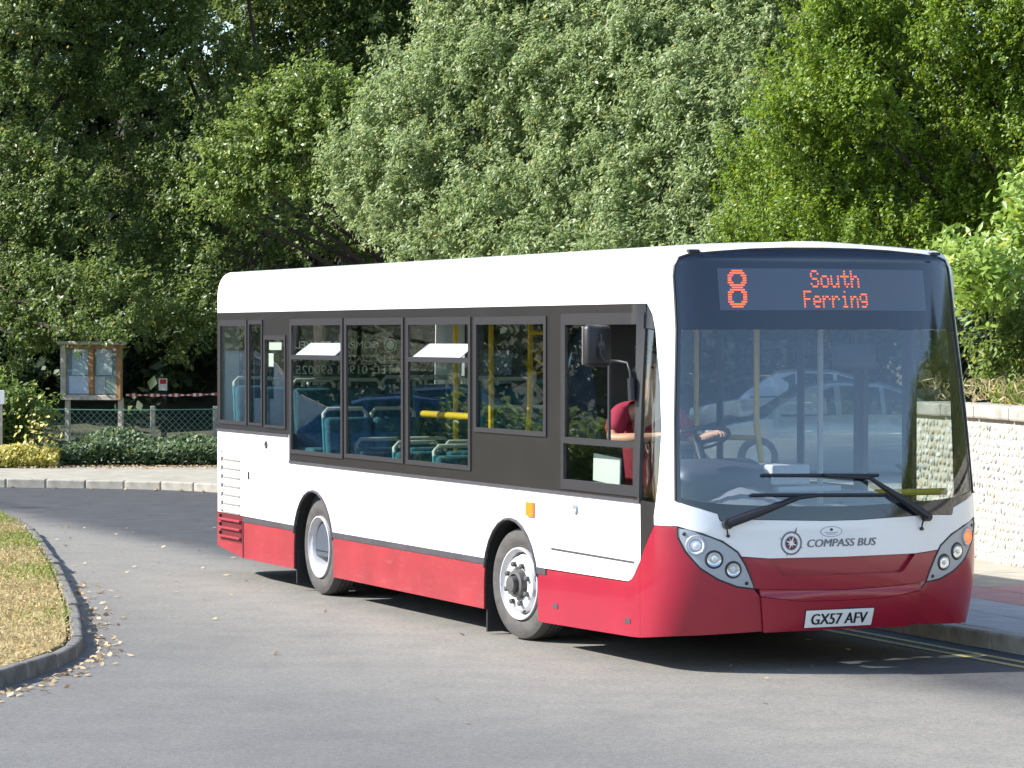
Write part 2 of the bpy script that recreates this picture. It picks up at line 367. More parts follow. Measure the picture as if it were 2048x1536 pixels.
M['silverleaf'] = leaf_mat('greyish_leaf', (.135, .20, .075), (.28, .35, .15), .42, .45, .55)
M['yew'] = leaf_mat('yellow_green_spray', (.06, .125, .010), (.20, .29, .016), .5, .36)
M['bright'] = leaf_mat('bright_green_leaflet', (.13, .22, .02), (.26, .36, .05), .45, .35)
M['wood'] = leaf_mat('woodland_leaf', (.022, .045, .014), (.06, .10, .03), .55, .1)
M['hedge'] = leaf_mat('ground_cover_leaf', (.05, .09, .03), (.13, .19, .08), .55, .3)
M['yellowleaf'] = leaf_mat('yellow_shrub_leaf', (.30, .30, .05), (.52, .46, .12), .5, .3)
M['grass'] = leaf_mat('grass_blade', (.10, .17, .02), (.24, .29, .05), .6, .25)
M['drygrass'] = leaf_mat('dry_grass_blade', (.31, .25, .12), (.47, .39, .20), .7, .2)
M['litter'] = leaf_mat('fallen_leaf', (.30, .20, .09), (.55, .44, .27), .8, .1)

def B(lst, d, tx=0, ty=0, cx=300, cy=350):  # boughs from picture positions at depth d; the face of the mass slopes back to the left and up
    out = []
    for e in lst:
        px, py, r = e[:3]; dd = d + (e[3] if len(e) > 3 else 0) + tx * (cx - px) / 500 + ty * (cy - py) / 300; p = at(px, py, dd); out.append((p.x, p.y, p.z, r / FPX * dd))
    return out
def fill(poly, r, n, d, bulge, seed, tx=0, ty=0, gap=.95, jit=.5):
    """boughs spread through a region of the picture, nearer in its middle"""
    rr = random.Random(seed); out = []; xs = [p[0] for p in poly]; ys = [p[1] for p in poly]
    cx, cy = (min(xs) + max(xs)) / 2, (min(ys) + max(ys)) / 2
    def inside(x, y):
        c = False; j = len(poly) - 1
        for i in range(len(poly)):
            (xi, yi), (xj, yj) = poly[i], poly[j]
            if (yi > y) != (yj > y) and x < (xj - xi) * (y - yi) / (yj - yi) + xi: c = not c
            j = i
        return c
    for _ in range(6000):
        if len(out) >= n: break
        x, y = rr.uniform(min(xs), max(xs)), rr.uniform(min(ys), max(ys))
        if not inside(x, y) or any((x - o[0]) ** 2 + (y - o[1]) ** 2 < (r * gap) ** 2 for o in out): continue
        e = ((x - cx) / (max(xs) - cx)) ** 2
        out.append((x, y, r * rr.uniform(.75, 1.2), bulge * e + rr.uniform(-jit, jit)))
    return B(out, d, tx, ty, cx, cy)
def tree(name, label, cat, base, boughs, lm, leaf, sp, per, spread, trunk_r, fork, group=None, flat=1, low=.45, upw=.5, twig=.26):
    t = thing(name, label, cat, base, 0, group)
    loc = [(x - base[0], y - base[1], z - base[2], r) for x, y, z, r in boughs]
    mb = MB(); limbs(mb, (0, 0, -.3), loc, trunk_r, fork); mb.build('trunk', M['bark'], t, smooth=60)
    c_, n_ = bough_points(loc, sp, per, spread, flat, low, upw, twig)
    leaves('crown', c_, n_, leaf[0], leaf[1], lm, t)
    return t
oakA = B([(50, 60, 90), (10, 200, 80), (110, 320, 70, .8), (210, 60, 60, 1), (20, 330, 70), (120, 430, 85), (30, 460, 80), (60, 570, 90), (150, 600, 75, -.8), (240, 615, 60, -1), (152, 668, 30, -1.9), (218, 672, 24, -1.9), (30, 670, 80, -.5), (60, -90, 120), (190, -110, 110), (130, 180, 60, 1.5)], 53.4, 2, 1.2, 150, 640)
tree('evergreen_oak', 'dark evergreen oak at the left edge, its low boughs hanging to the hedge', 'tree', (-11.5, 57.2, .1), oakA, M['oak'], (.085, .046), 42, 24, .065, .28, 2.4, 'dark oaks behind the notice board')
oakB = B([(335, 45, 75), (400, 100, 60), (210, 180, 65), (290, 190, 75, -.5), (370, 330, 75), (400, 410, 75), (340, 470, 70), (300, 560, 75), (400, 560, 60, -.5), (340, 650, 65, -1), (410, 640, 60, -1), (430, 470, 50), (260, 330, 60, 1), (250, 460, 60, 1.2), (470, 170, 50, 1), (330, -100, 110), (480, -120, 120), (440, 250, 45)], 55, 2, 1.2, 350, 500)
tree('evergreen_oak', 'evergreen oak with sunlit boughs directly above the notice board', 'tree', (-4.6, 60.0, .1), oakB, M['oak'], (.085, .046), 42, 24, .065, .3, 2.6, 'dark oaks behind the notice board')
oakC = B([(590, 210, 60), (650, 195, 60), (700, 240, 60), (530, 280, 65), (480, 320, 60), (600, 290, 70), (670, 320, 55), (530, 370, 55), (440, 385, 55), (620, 380, 40), (470, 430, 40), (720, 330, 50), (560, 240, 40)], 51.0, 2.5, 1.2, 600, 300)
tree('evergreen_oak', 'mid green oak bough reaching left from the big grey-green bush, sunlit on top', 'tree', (-.9, 56.5, .1), oakC, M['oak2'], (.085, .046), 48, 24, .06, .2, 2.0, 'dark oaks behind the notice board')
oakD = B([(470, 60, 80), (590, 40, 90), (720, 30, 90), (820, -20, 90), (540, 150, 70), (640, 110, 80), (760, 120, 80), (430, 200, 60), (560, -110, 120), (740, -140, 130), (850, 90, 60), (480, 300, 70), (640, 440, 70), (560, 470, 70), (760, 470, 70), (830, 500, 60), (510, 520, 50, -5), (600, 500, 55, -5), (690, 480, 55, -5), (770, 500, 50, -5), (560, 440, 45, -4)], 60)
tree('evergreen_oak', 'shaded dark oak in the gap left of the grey-green bush, farthest back', 'tree', (-3.9, 61.5, .1), oakD, M['oak'], (.105, .055), 26, 20, .08, .3, 3.2, 'dark oaks behind the notice board')
cb = fill([(880, -120), (840, 60), (740, 200), (700, 400), (800, 470), (900, 560), (1480, 580), (1490, 340), (1560, 160), (1660, -120)], 66, 90, 46.0, .6, 3, 3.4, 1.6)
tree('grey_green_bush', 'huge rounded grey-green leafy bush rising behind the middle of the bus', 'bush', (.8, 49.4, .1), cb, M['silverleaf'], (.085, .038), 56, 22, .055, .25, 1.6, low=.6, twig=.24)
yw = fill([(1640, -120), (1660, 40), (1560, 150), (1530, 290), (1490, 400), (1490, 560), (1900, 580), (2150, 500), (2200, -120)], 56, 70, 39.5, .3, 5, .9, .8, 1.22, 1.1)
tree('yellow_green_conifer', 'tall yellow-green conifer with upright feathery sprays at upper right', 'tree', (8.2, 41.5, .1), yw, M['yew'], (.058, .032), 92, 26, .036, .22, 1.8, flat=1.3, low=.7, upw=.9, twig=.26)
# the wood behind everything
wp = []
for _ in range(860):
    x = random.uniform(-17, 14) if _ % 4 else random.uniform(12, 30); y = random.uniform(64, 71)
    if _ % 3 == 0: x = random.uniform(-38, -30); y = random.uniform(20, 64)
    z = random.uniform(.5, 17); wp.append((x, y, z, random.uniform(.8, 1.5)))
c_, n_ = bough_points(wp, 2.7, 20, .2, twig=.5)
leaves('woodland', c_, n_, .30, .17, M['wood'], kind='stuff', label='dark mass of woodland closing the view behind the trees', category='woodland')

# ------------------------------------------------------------------ flint wall with bank, right
WA, WB = Vector((4.10, 30.04, 0)), Vector((6.9, 17.0, 0)); WU = (WB - WA).normalized(); WN = Vector((WU.y, -WU.x, 0))   # WN faces the road
if WN.x > 0: WN = -WN
WL = (WB - WA).length; WH = 1.36
wall = thing('flint_wall', 'pale flint retaining wall with a flat coping, right of the bus', 'wall', (WA.x, WA.y, KH - .02), math.atan2(WU.y, WU.x))
M['mortar'] = mat('lime_mortar', (.50, .46, .37), .95, var=.15, vscale=9, bump=.4, bscale=30)
FL = [mat('flint_' + n_, c_, .5, var=.25, vscale=30) for n_, c_ in (('cream', (.55, .50, .40)), ('white', (.62, .60, .55)), ('grey', (.30, .30, .30)), ('buff', (.47, .38, .26)))]
M['coping'] = mat('coping_stone', (.36, .33, .28), .9, var=.25, vscale=5, bump=.35, bscale=25)
sgn = 1 if (Vector((-WU.y, WU.x, 0)).dot(WN) > 0) else -1     # local +Y*sgn is the road face
b = MB(); b.box((WL / 2, -sgn * .2, WH / 2), (WL, .4, WH)); b.build('wall_core', M['mortar'], wall)
for i in range(int(WL / .9) + 1):
    x0 = i * .9; x1 = min(WL, x0 + .892)
    if x1 - x0 < .1: continue
    b = MB(); b.box(((x0 + x1) / 2, -sgn * .19, WH + .065 + random.uniform(-.005, .005)), (x1 - x0, .5, .13), bev=.02); b.build('coping_stone', M['coping'], wall)
stone_meshes = []
for k in range(10):
    bm = bmesh.new(); bmesh.ops.create_icosphere(bm, subdivisions=1, radius=1)
    for v in bm.verts:
        f = random.uniform(.8, 1.12); v.co = Vector((v.co.x * f, v.co.y * f, v.co.z * random.uniform(.85, 1.1)))
    for f in bm.faces: f.smooth = True
    me = bpy.data.meshes.new('flint_stone'); bm.to_mesh(me); bm.free(); stone_meshes.append(me)
    me.materials.append(FL[[0, 0, 1, 1, 0, 2, 0, 3, 1, 2][k]])
cnt = 0; rest = MB(); rowh = .078
slots = []
for r_ in range(int(WH / rowh)):
    x = random.uniform(0, .08)
    while x < WL - .05:
        wd = random.choice((.045, .06, .075, .09, .11, .14)) * random.uniform(.85, 1.15); slots.append((r_, x + wd / 2, wd)); x += wd + .012
def in_view(x):  # distance along the wall -> inside the picture
    p = WA + WU * x; return 1930 < 1024 + FPX * p.x / p.y < 2075
random.shuffle(slots)
sl = sorted(slots, key=lambda s_: 0 if in_view(s_[1]) else 1)
for r_, x, wd in sl:
    z = (r_ + .5) * rowh + random.uniform(-.013, .013); me = random.choice(stone_meshes)
    sc_ = (wd / 2 * random.uniform(.9, 1.1), random.uniform(.006, .017), rowh / 2 * random.uniform(.7, 1.12)); ry = random.uniform(-.5, .5)
    if cnt < 300:
        o = link('flint_stone', me, wall, (x, sgn * .002, z)); o.scale = sc_; o.rotation_euler = (0, ry, 0); cnt += 1
    else:
        rest.mi = random.choice((0, 0, 0, 1, 1, 2, 3))
        rest.add([(x + v.co.x * sc_[0], sgn * .002 + v.co.y * sc_[1], z + v.co.z * sc_[2]) for v in me.vertices], [tuple(p.vertices) for p in me.polygons])
rest.build('flint_stones', FL, wall, smooth=80, kind='stuff')
def bankz(x, y):
    q = Vector((x, y, 0)) - WA; back = -q.dot(WN)
    end = sst(-.1, 1.6, q.dot(WU) + .25 * back)               # the bank dies away past the end of the wall
    return KH - .03 + end * (WH * sst(.2, .3, back) * .97 + 1.9 * sst(.3, 2.6, back) + .1 * math.sin(x * 3 + y * 2))
b = MB(); nx, ny = 26, 12; vs = []
for j in range(ny + 1):
    for i in range(nx + 1):
        p = WA + WU * (WL * i / nx) - WN * (.32 + 7.5 * (j / ny) ** 1.4); vs.append((p.x, p.y, bankz(p.x, p.y)))
b.add(vs, [(j * (nx + 1) + i, j * (nx + 1) + i + 1, (j + 1) * (nx + 1) + i + 1, (j + 1) * (nx + 1) + i) for j in range(ny) for i in range(nx)])
b.build('bank', M['soil'], smooth=80, kind='structure')
n = 52000; u = rng.uniform(0, WL, n); v = .3 + rng.random(n) ** 1.3 * 3.6
P0 = np.array([[WA.x + WU.x * a - WN.x * c_, WA.y + WU.y * a - WN.y * c_, 0] for a, c_ in zip(u, v)])
P0[:, 2] = [bankz(p[0], p[1]) + .03 for p in P0]; P0[:, 2] += rng.random(n) ** 2 * .26
leaves('bank_grass', P0, norm(rng.normal(size=(n, 3)) * [1, 1, .35]), .15, .013, M['grass'], kind='stuff', label='rough sunlit grass on the bank above the flint wall', category='grass')
n = 1500; u = rng.uniform(0, WL, n); v = .05 + rng.random(n) * .7
P0 = np.array([[WA.x + WU.x * a - WN.x * c_, WA.y + WU.y * a - WN.y * c_, 0] for a, c_ in zip(u, v)]); P0[:, 2] = KH + WH + .13 + rng.random(n) * .22
leaves('dry_weeds', P0, rng.normal(size=(n, 3)), .12, .016, M['drygrass'], kind='stuff', label='dry straw-coloured weeds along the top of the coping', category='weeds')
def leafy_plant(name, label, cat, base, tips, lm, group=None, L=.115, W=.044, k_n=46):
    t = thing(name, label, cat, base, 0, group); mb = MB(); cs, ns = [], []
    for tip in tips:
        e = Vector(tip) - Vector(base); mid = e * .5 + Vector((0, 0, .25 * e.length)); pts = [Vector((0, 0, -.6)), mid, e]
        if tip in tips[::14]: mb.tube(pts, [.018, .012, .005], 5)
        for k in range(k_n):
            s_ = random.uniform(.35, 1); p = mid.lerp(e, (s_ - .35) / .65); cs.append(p + Vector([random.gauss(0, .11) for _ in range(3)])); ns.append((random.gauss(-.3, .5), random.gauss(-.6, .5), .7))
    mb.build('stem', M['bark'], t, smooth=60); leaves('foliage', np.array(cs), np.array(ns), L, W, lm, t); return t
tips = [at(px, py, 29.5 + random.uniform(-.6, .6)) for px, py in [(random.uniform(1885, 2010), random.uniform(490, 600)) for _ in range(44)]]
leafy_plant('leafy_shrub', 'bright yellow-green shrub of drooping pointed leaflets beside the bus roof corner', 'shrub', tuple(at(1985, 690, 30.6)), tips, M['bright'], 'bright leafy shrubs on the bank')
tips = [at(px, py, 30 + random.uniform(-.5, .5)) for px, py in [(random.uniform(2000, 2090), random.uniform(350, 480)) for _ in range(30)]]
leafy_plant('leafy_shrub', 'taller bright green shrub of drooping leaflets at the right edge, below the conifer', 'shrub', tuple(at(2080, 700, 31)), tips, M['bright'], 'bright leafy shrubs on the bank')
M['bankleaf'] = leaf_mat('bank_shrub_leaf', (.09, .15, .025), (.21, .28, .05), .5, .4)
bk = B([(2015, 690, 42), (2065, 650, 55), (1978, 722, 30), (2040, 745, 36), (2100, 720, 60), (1965, 770, 22), (2000, 780, 24)], 30.3)
tree('bank_shrub', 'low spreading bright green shrub on the bank directly above the wall coping', 'shrub', tuple(at(2050, 800, 30.6)), bk, M['bankleaf'], (.075, .028), 90, 22, .05, .03, .2, upw=.8, twig=.2)
ivy = B([(2000, 620, 40), (1960, 660, 50, .6), (2060, 560, 60, .6), (2070, 640, 40), (1930, 620, 50, .8), (1990, 560, 45, .8), (1940, 720, 30, .8)], 31.2)
tree('bramble_bush', 'dark tangled bramble on the bank between the bus corner and the grass', 'bush', tuple(at(2010, 740, 32.4)), ivy, M['wood'], (.09, .05), 40, 22, .08, .05, .3)

# ------------------------------------------------------------------ left verge: hedge, shrubs, fence, notice board
def strip_points(px0, px1, py0, py1, d, n, dep=1.0):
    a, c_ = at(px0, py1, d), at(px1, py1, d); top = at(px0, py0, d).z
    u = rng.random(n); cs = np.stack([a.x + (c_.x - a.x) * u, d + rng.uniform(-.1, dep, n), np.zeros(n)], 1)
    hgt = (top - .1) * (.75 + .25 * np.sin(cs[:, 0] * 3.1) * np.sin(cs[:, 0] * 1.3 + 1))
    cs[:, 2] = .12 + hgt * np.sqrt(rng.random(n)) * np.clip(1 - ((cs[:, 1] - d - dep * .45) / (dep * .75)) ** 2, .15, 1)
    return cs
def hedge(name, label, cat, px0, px1, py0, d, n, lm, L=.10, W=.055, dep=1.1):
    t = thing(name, label, cat, ((at(px0, 900, d).x + at(px1, 900, d).x) / 2, d + .5, .1))
    cs = strip_points(px0, px1, py0, 932, d, n, dep) - np.array(t.location)
    nn = rng.normal(size=(n, 3)) * .6 + [-.3, -.5, .7]
    mb = MB()
    for k in range(14):
        i = random.randrange(n); p = cs[i]; mb.tube([(p[0], p[1], -.1), (p[0] * .98, p[1], max(.05, p[2]))], [.012, .005], 5)
    mb.build('stem', M['bark'], t, kind='stuff'); leaves('foliage', cs, nn, L, W, lm, t); return t
hedge('ground_cover_hedge', 'low dark green ground-cover hedge in front of the wire fence', 'hedge', 85, 520, 858, 48.4, 15000, M['hedge'], dep=1.6)
hedge('yellow_shrub', 'low yellow-leaved shrub at the far left edge of the verge', 'shrub', -120, 112, 878, 47.9, 5200, M['yellowleaf'], .11, .06, .9)
tips = [at(px, py, 48.3) for px, py in ((62, 815), (70, 840), (58, 862), (96, 860), (106, 880), (48, 880))]
leafy_plant('yellow_sapling', 'thin yellow-green sapling climbing at the left fence post', 'plant', tuple(at(72, 915, 48.3)), tips, M['yellowleaf'], None, .085, .05, 16)
bl = B([(20, 835, 45), (-40, 830, 60), (50, 870, 35), (10, 880, 40), (-30, 890, 50), (60, 830, 25)], 49.4)
tree('rounded_shrub', 'rounded clipped green shrub left of the wire fence', 'shrub', tuple(at(15, 925, 49.8)), bl, M['oak2'], (.085, .045), 60, 24, .07, .04, .25)
M['post'] = mat('grey_timber', (.40, .36, .29), .85, var=.3, vscale=12)
M['brown'] = mat('brown_timber', (.28, .15, .06), .7, var=.3, vscale=12)
M['wire'] = mat('green_wire', (.10, .22, .17), .5)
fd = 51.6
fence = thing('wire_fence', 'low green chain-link fence on short timber posts behind the hedge', 'fence', (at(75, 900, fd).x, fd, .1))
fx = [at(p, 900, fd).x - fence.location.x for p in (75, 305, 430, 640)]; ft = at(0, 818, fd).z - .1
for x, pt in zip(fx, (812, 808, 812, 812)):
    b = MB(); b.box((x, .06, (ft + .05) / 2 - .1), (.08, .08, ft + .25), bev=.008); b.build('fence_post', M['post'], fence)
b = MB(); b.tube([(0, .06, .55), (.42, .06, .05)], .03, 6); b.build('brace', M['post'], fence)
b = MB(); W_ = fx[-1]; s_ = .078
for dr in (1, -1):
    x = -ft
    while x < W_ + ft:
        p0, p1 = (x, 0.), (x + ft, ft)
        a0, a1 = max(0, x), min(W_, x + ft)
        if a1 > a0:
            z0, z1 = (a0 - x), (a1 - x)
            if dr < 0: z0, z1 = ft - z0, ft - z1
            b.tube([(a0, .004 * dr, z0), (a1, .004 * dr, z1)], .0042, 4, False)
        x += s_ * 1.41
b.tube([(0, 0, ft), (W_ * .3, 0, ft - .02), (W_ * .66, 0, ft), (W_, 0, ft)], .009, 5)
b.build('wire_mesh', M['wire'], fence, kind='stuff')
M['tapew'] = mat('tape_white', (.7, .68, .66), .5); M['taper'] = mat('tape_red', (.5, .03, .03), .5)
b = MB(); td = 53.5; p0, p1 = at(252, 790, td), at(520, 783, td); nn = 44
for i in range(nn):
    b.mi = i % 2; a_, c_ = p0.lerp(p1, i / nn), p0.lerp(p1, (i + 1) / nn); sag = lambda t_: -.03 * math.sin(math.pi * t_)
    h = .020 + .010 * math.sin(i * .9)
    z0, z1 = a_.z + sag(i / nn), c_.z + sag((i + 1) / nn)
    b.add([(a_.x, td, z0 - h), (c_.x, td, z1 - h), (c_.x, td, z1 + h), (a_.x, td, z0 + h), (a_.x, td + .004, z0 - h), (c_.x, td + .004, z1 - h), (c_.x, td + .004, z1 + h), (a_.x, td + .004, z0 + h)], [(0, 1, 2, 3), (7, 6, 5, 4), (0, 4, 5, 1), (2, 6, 7, 3)])
b.build('barrier_tape', [M['tapew'], M['taper']], label='red and white barrier tape strung right of the notice board', category='tape')
nd = 52.6
nb = thing('notice_board', 'weathered timber notice board on two posts with papers behind glass', 'notice board', (at(185, 900, nd).x, nd, .1), R(-17))
ox = nb.location.x; X = lambda p: at(p, 800, nd).x - ox; Z = lambda p: at(0, p, nd).z - .1
for p in (128, 244):
    b = MB(); b.box((X(p), .05, (Z(795)) / 2), (.085, .07, Z(795)), bev=.008); b.build('post', M['post'], nb)
b = MB(); b.box(((X(121) + X(247)) / 2, .03, (Z(690) + Z(797)) / 2), (X(247) - X(121) - .02, .05, Z(690) - Z(797) - .02)); b.build('back_board', mat('board_green_grey', (.34, .38, .36), .8, var=.1), nb)
for x0, x1, z0, z1, mm in ((118, 129, 690, 800, 'post'), (240, 250, 690, 800, 'brown'), (180, 190, 697, 790, 'brown'), (129, 240, 690, 697, 'brown'), (129, 240, 790, 800, 'post')):
    b = MB(); b.box(((X(x0) + X(x1)) / 2, -.025, (Z(z0) + Z(z1)) / 2), (X(x1) - X(x0), .09, Z(z0) - Z(z1)), bev=.008); b.build('frame_rail', M[mm], nb)
b = MB(); b.box(((X(114) + X(254)) / 2, 0, Z(686)), (X(254) - X(114), .26, .06), bev=.01); b.build('roof_board', M['post'], nb)
PAP = [mat('paper_' + n_, c_, .8, var=.06, vscale=14) for n_, c_ in (('white', (.82, .82, .78)), ('pale_green', (.70, .77, .72)), ('cream', (.80, .78, .68)), ('map', (.60, .68, .50)))]
for x0, x1, z0, z1, k in ((141, 176, 699, 750, 1), (134, 179, 752, 787, 0), (194, 228, 699, 750, 1), (190, 213, 753, 788, 2), (214, 239, 757, 787, 3)):
    b = MB(); b.box(((X(x0) + X(x1)) / 2, -.002, (Z(z0) + Z(z1)) / 2), (X(x1) - X(x0), .006, Z(z0) - Z(z1))); b.build('pinned_paper', PAP[k], nb)
for x0, x1 in ((130, 179.5), (190.5, 239.5)):
    b = MB(); b.box(((X(x0) + X(x1)) / 2, -.03, (Z(697) + Z(790)) / 2), (X(x1) - X(x0), .005, Z(697) - Z(790))); b.build('glass_door', M['screen'], nb)
sg = thing('warning_sign', 'small red and white sign on a post in the shade behind the tape', 'sign', (at(326, 900, 54.5).x, 54.5, .1), R(-15))
b = MB(); b.box((0, .04, .6), (.09, .05, 1.25)); b.build('post', M['dark'], sg)
b = MB(); b.box((0, 0, 1.26), (.165, .02, .22), bev=.004); b.build('sign_plate', M['paper'], sg)
b = MB(); b.box((.01, -.0115, 1.315), (.125, .004, .085)); b.build('red_panel', M['taper'], sg)
ps = thing('white_sign', 'small white plate sign on a thin post at the far left edge', 'sign', (at(2, 900, 48.5).x, 48.5, .1))
b = MB(); b.box((0, .03, .6), (.04, .04, 1.2)); b.build('post', M['post'], ps)
b = MB(); b.box((0, 0, 1.15), (.12, .02, .23), bev=.004); b.build('sign_plate', M['paper'], ps)
# leaf litter and grass
n = 900; cs = np.stack([rng.uniform(-8, -3.9, n), rng.uniform(47.2, 48.8, n), np.full(n, KH + .012)], 1); cs[:, 1] = 47.3 + rng.random(n) ** .6 * 1.3
kx = rng.random(420); li = [isl[int(k * (len(isl) - 1))] for k in kx]
c2 = np.array([[p[0] + .05 + abs(rng.normal(0, .10)) + .06, p[1] - abs(rng.normal(0, .1)), .012] for p in li]); c2 = c2[c2[:, 1] < 27]
n3 = 60; c3 = np.stack([rng.uniform(-4.5, 3.0, n3), rng.uniform(16.5, 42, n3), np.full(n3, .012)], 1); c3 = c3[(c3[:, 0] > -4.0 - (c3[:, 1] - 20) * .1)]
n4 = 55; k4 = [isl[i] for i in rng.integers(8, len(isl) - 30, n4)]; c4 = np.array([[p[0] + abs(rng.normal(.3, .5)), p[1] + rng.normal(0, .5), .012] for p in k4])
kk = [kl[i] for i in rng.integers(0, len(kl), 900)]; c5 = np.array([[p[0] - .03, p[1] - .06 - abs(rng.normal(0, .12)), .012] for p in kk if p[1] > 42.5])
cs = np.concatenate([cs, c2, c3, c4, c5]); leaves('fallen_leaves', cs, rng.normal(size=(len(cs), 3)) * .35 + [0, 0, 1], .055, .035, M['litter'], kind='stuff', label='dry fallen leaves scattered along the kerbs and over the road', category='leaf litter')
n = 95000; gx = rng.uniform(-7.5, -3.0, n); gy = rng.uniform(15.5, 37, n)
lx = np.interp(gy, [p[1] for p in isl[::-1]], [p[0] for p in isl[::-1]]); ok = gx < lx - .07 + rng.normal(0, .03, n); gx, gy = gx[ok], gy[ok]; n = len(gx)
gr = (np.sin(gx * 2.1 + gy * .6) + np.sin(gy * 1.3 - gx) + rng.normal(0, .8, n)) > .85
for nm, k, mm, lab in (('dry_grass', ~gr, M['drygrass'], 'parched straw-coloured grass on the traffic island'), ('green_grass', gr, M['grass'], 'patches of still green grass on the traffic island')):
    q = np.stack([gx[k], gy[k], np.full(k.sum(), .115)], 1); leaves(nm, q + rng.normal(size=q.shape) * [0, 0, .006], rng.normal(size=q.shape) * [1, 1, .7], .042, .011, mm, kind='stuff', label=lab, category='grass')

# ------------------------------------------------------------------ the bus
TH = R(24.2)
bus = thing('bus', 'white and red single-deck bus on route 8 turning at the junction', 'bus', (1.2603, 22.1223, 0), -(math.pi / 2 - TH))
XF, AA, NN_, RK, TUM, HW = 2.4, .65, 3.4, .26, .115, 1.285
X0 = XF - AA                       # where the offside wall starts to curve into the front
th_ = np.linspace(0, np.pi / 2, 2001)[::-1]
T_, C_ = np.sin(th_) ** (2 / NN_), np.cos(th_) ** (2 / NN_)
AL = np.concatenate([[0], np.cumsum(np.hypot(np.diff(T_) * HW, np.diff(C_) * AA))]); HALF = AL[-1]
XC = X0 + HALF                     # unwrapped coordinate of the front centre line (3.4355)
RR, XR = .2, -7.02                 # rear corner
RE = XR - RR * math.pi / 2 - (HW - RR)   # unwrapped coordinate of the rear centre line
def ztops(c, t=1): return 2.60 + .17 * sst(0, .9, c), 2.862 + .046 * sst(0, 1, 1 - t)
def P(X, z, off=0.0):
    """point of the body skin at unwrapped length X and height z (offside half; the nearside mirrors it)"""
    def raw(X, z):
        mir = X > XC
        if mir: X = 2 * XC - X
        c = 0; t = 1; x = X; inset_x = 0
        if X > X0:
            q = X - X0; c = float(np.interp(q, AL, C_)); t = float(np.interp(q, AL, T_)); x = X0
        elif X < XR:
            e = XR - X
            if e < RR * math.pi / 2: a = e / RR; x = XR - RR * math.sin(a); t = (HW - RR * (1 - math.cos(a))) / HW; inset_x = math.sin(a)
            else: x = XR - RR; t = max(0, (HW - RR) - (e - RR * math.pi / 2)) / HW; inset_x = 1
        zt, ze = ztops(c, t if c else 1); zt += .13 * min(1, inset_x)
        zz = min(z, zt); g = sst(0, .35, c)
        hw = HW - TUM * g * max(0, (zz - 1.15) / 1.5) ** 1.3
        rk = RK * max(0, (zz - .95) / 1.7) ** 1.15 if zz > .95 else .10 * max(0, (.75 - zz) / .5) ** 2
        tk = .06 * max(0, (.75 - zz) / .5) ** 2 * c
        x += c * (AA - rk) + inset_x * (.035 * max(0, (zz - 1.3)) ** 1.3); y = -t * (hw - tk)
        if z > zt:
            fr = min(1, (z - zt) / (ze - zt)); d = (.17 - .09 * inset_x) * (1 - math.sqrt(max(0, 1 - fr * fr)))
            y *= 1 - d / HW; x += (-c + inset_x * .5) * d
        return Vector((x, -y if mir else y, z))
    p = raw(X, z)
    if off:
        h = 1e-3; du = raw(X + h, z) - raw(X - h, z); dv = raw(X, z + h) - raw(X, z - h)
        n = du.cross(dv)
        if n.length > 1e-12: p = p + n.normalized() * off
    return p
def cut2d(poly, holes=(), dense=True):
    tris = tessellate_polygon([[Vector((x, z, 0)) for x, z in poly]] + [[Vector((x, z, 0)) for x, z in h] for h in holes])
    pts = [p for q in [poly] + list(holes) for p in q]
    bm = bmesh.new(); vs = [bm.verts.new((x, z, 0)) for x, z in pts]
    for t in tris:
        try: bm.faces.new([vs[i] for i in t])
        except ValueError: pass
    xs = [p[0] for p in pts]; zs = [p[1] for p in pts]; x0, x1, z0, z1 = min(xs), max(xs), min(zs), max(zs)
    cx = []; cz = []
    if dense:
        x = XR - RR * math.pi / 2
        while x < XR + .01: cx.append(x); x += RR * math.pi / 2 / 7
        x = X0
        while x < 2 * XC - X0 + .01: cx.append(x); x += .05
        cx += [2 * XC - XR + i * RR * math.pi / 14 for i in range(8)]
        if x1 > X0 - .05:
            cz += [.25 + .08 * i for i in range(7)] + [.95 + .2 * i for i in range(9)]
        cz += [2.6 + .022 * i for i in range(14)]
    for x in cx:
        if x0 + 1e-4 < x < x1 - 1e-4: bmesh.ops.bisect_plane(bm, geom=bm.verts[:] + bm.edges[:] + bm.faces[:], plane_co=(x, 0, 0), plane_no=(1, 0, 0), dist=1e-5)
    for z in cz:
        if z0 + 1e-4 < z < z1 - 1e-4: bmesh.ops.bisect_plane(bm, geom=bm.verts[:] + bm.edges[:] + bm.faces[:], plane_co=(0, z, 0), plane_no=(0, 1, 0), dist=1e-5)
    bm.normal_update(); bm.verts.index_update(); return bm
def mirr(poly): return [(2 * XC - x, z) for x, z in poly][::-1]
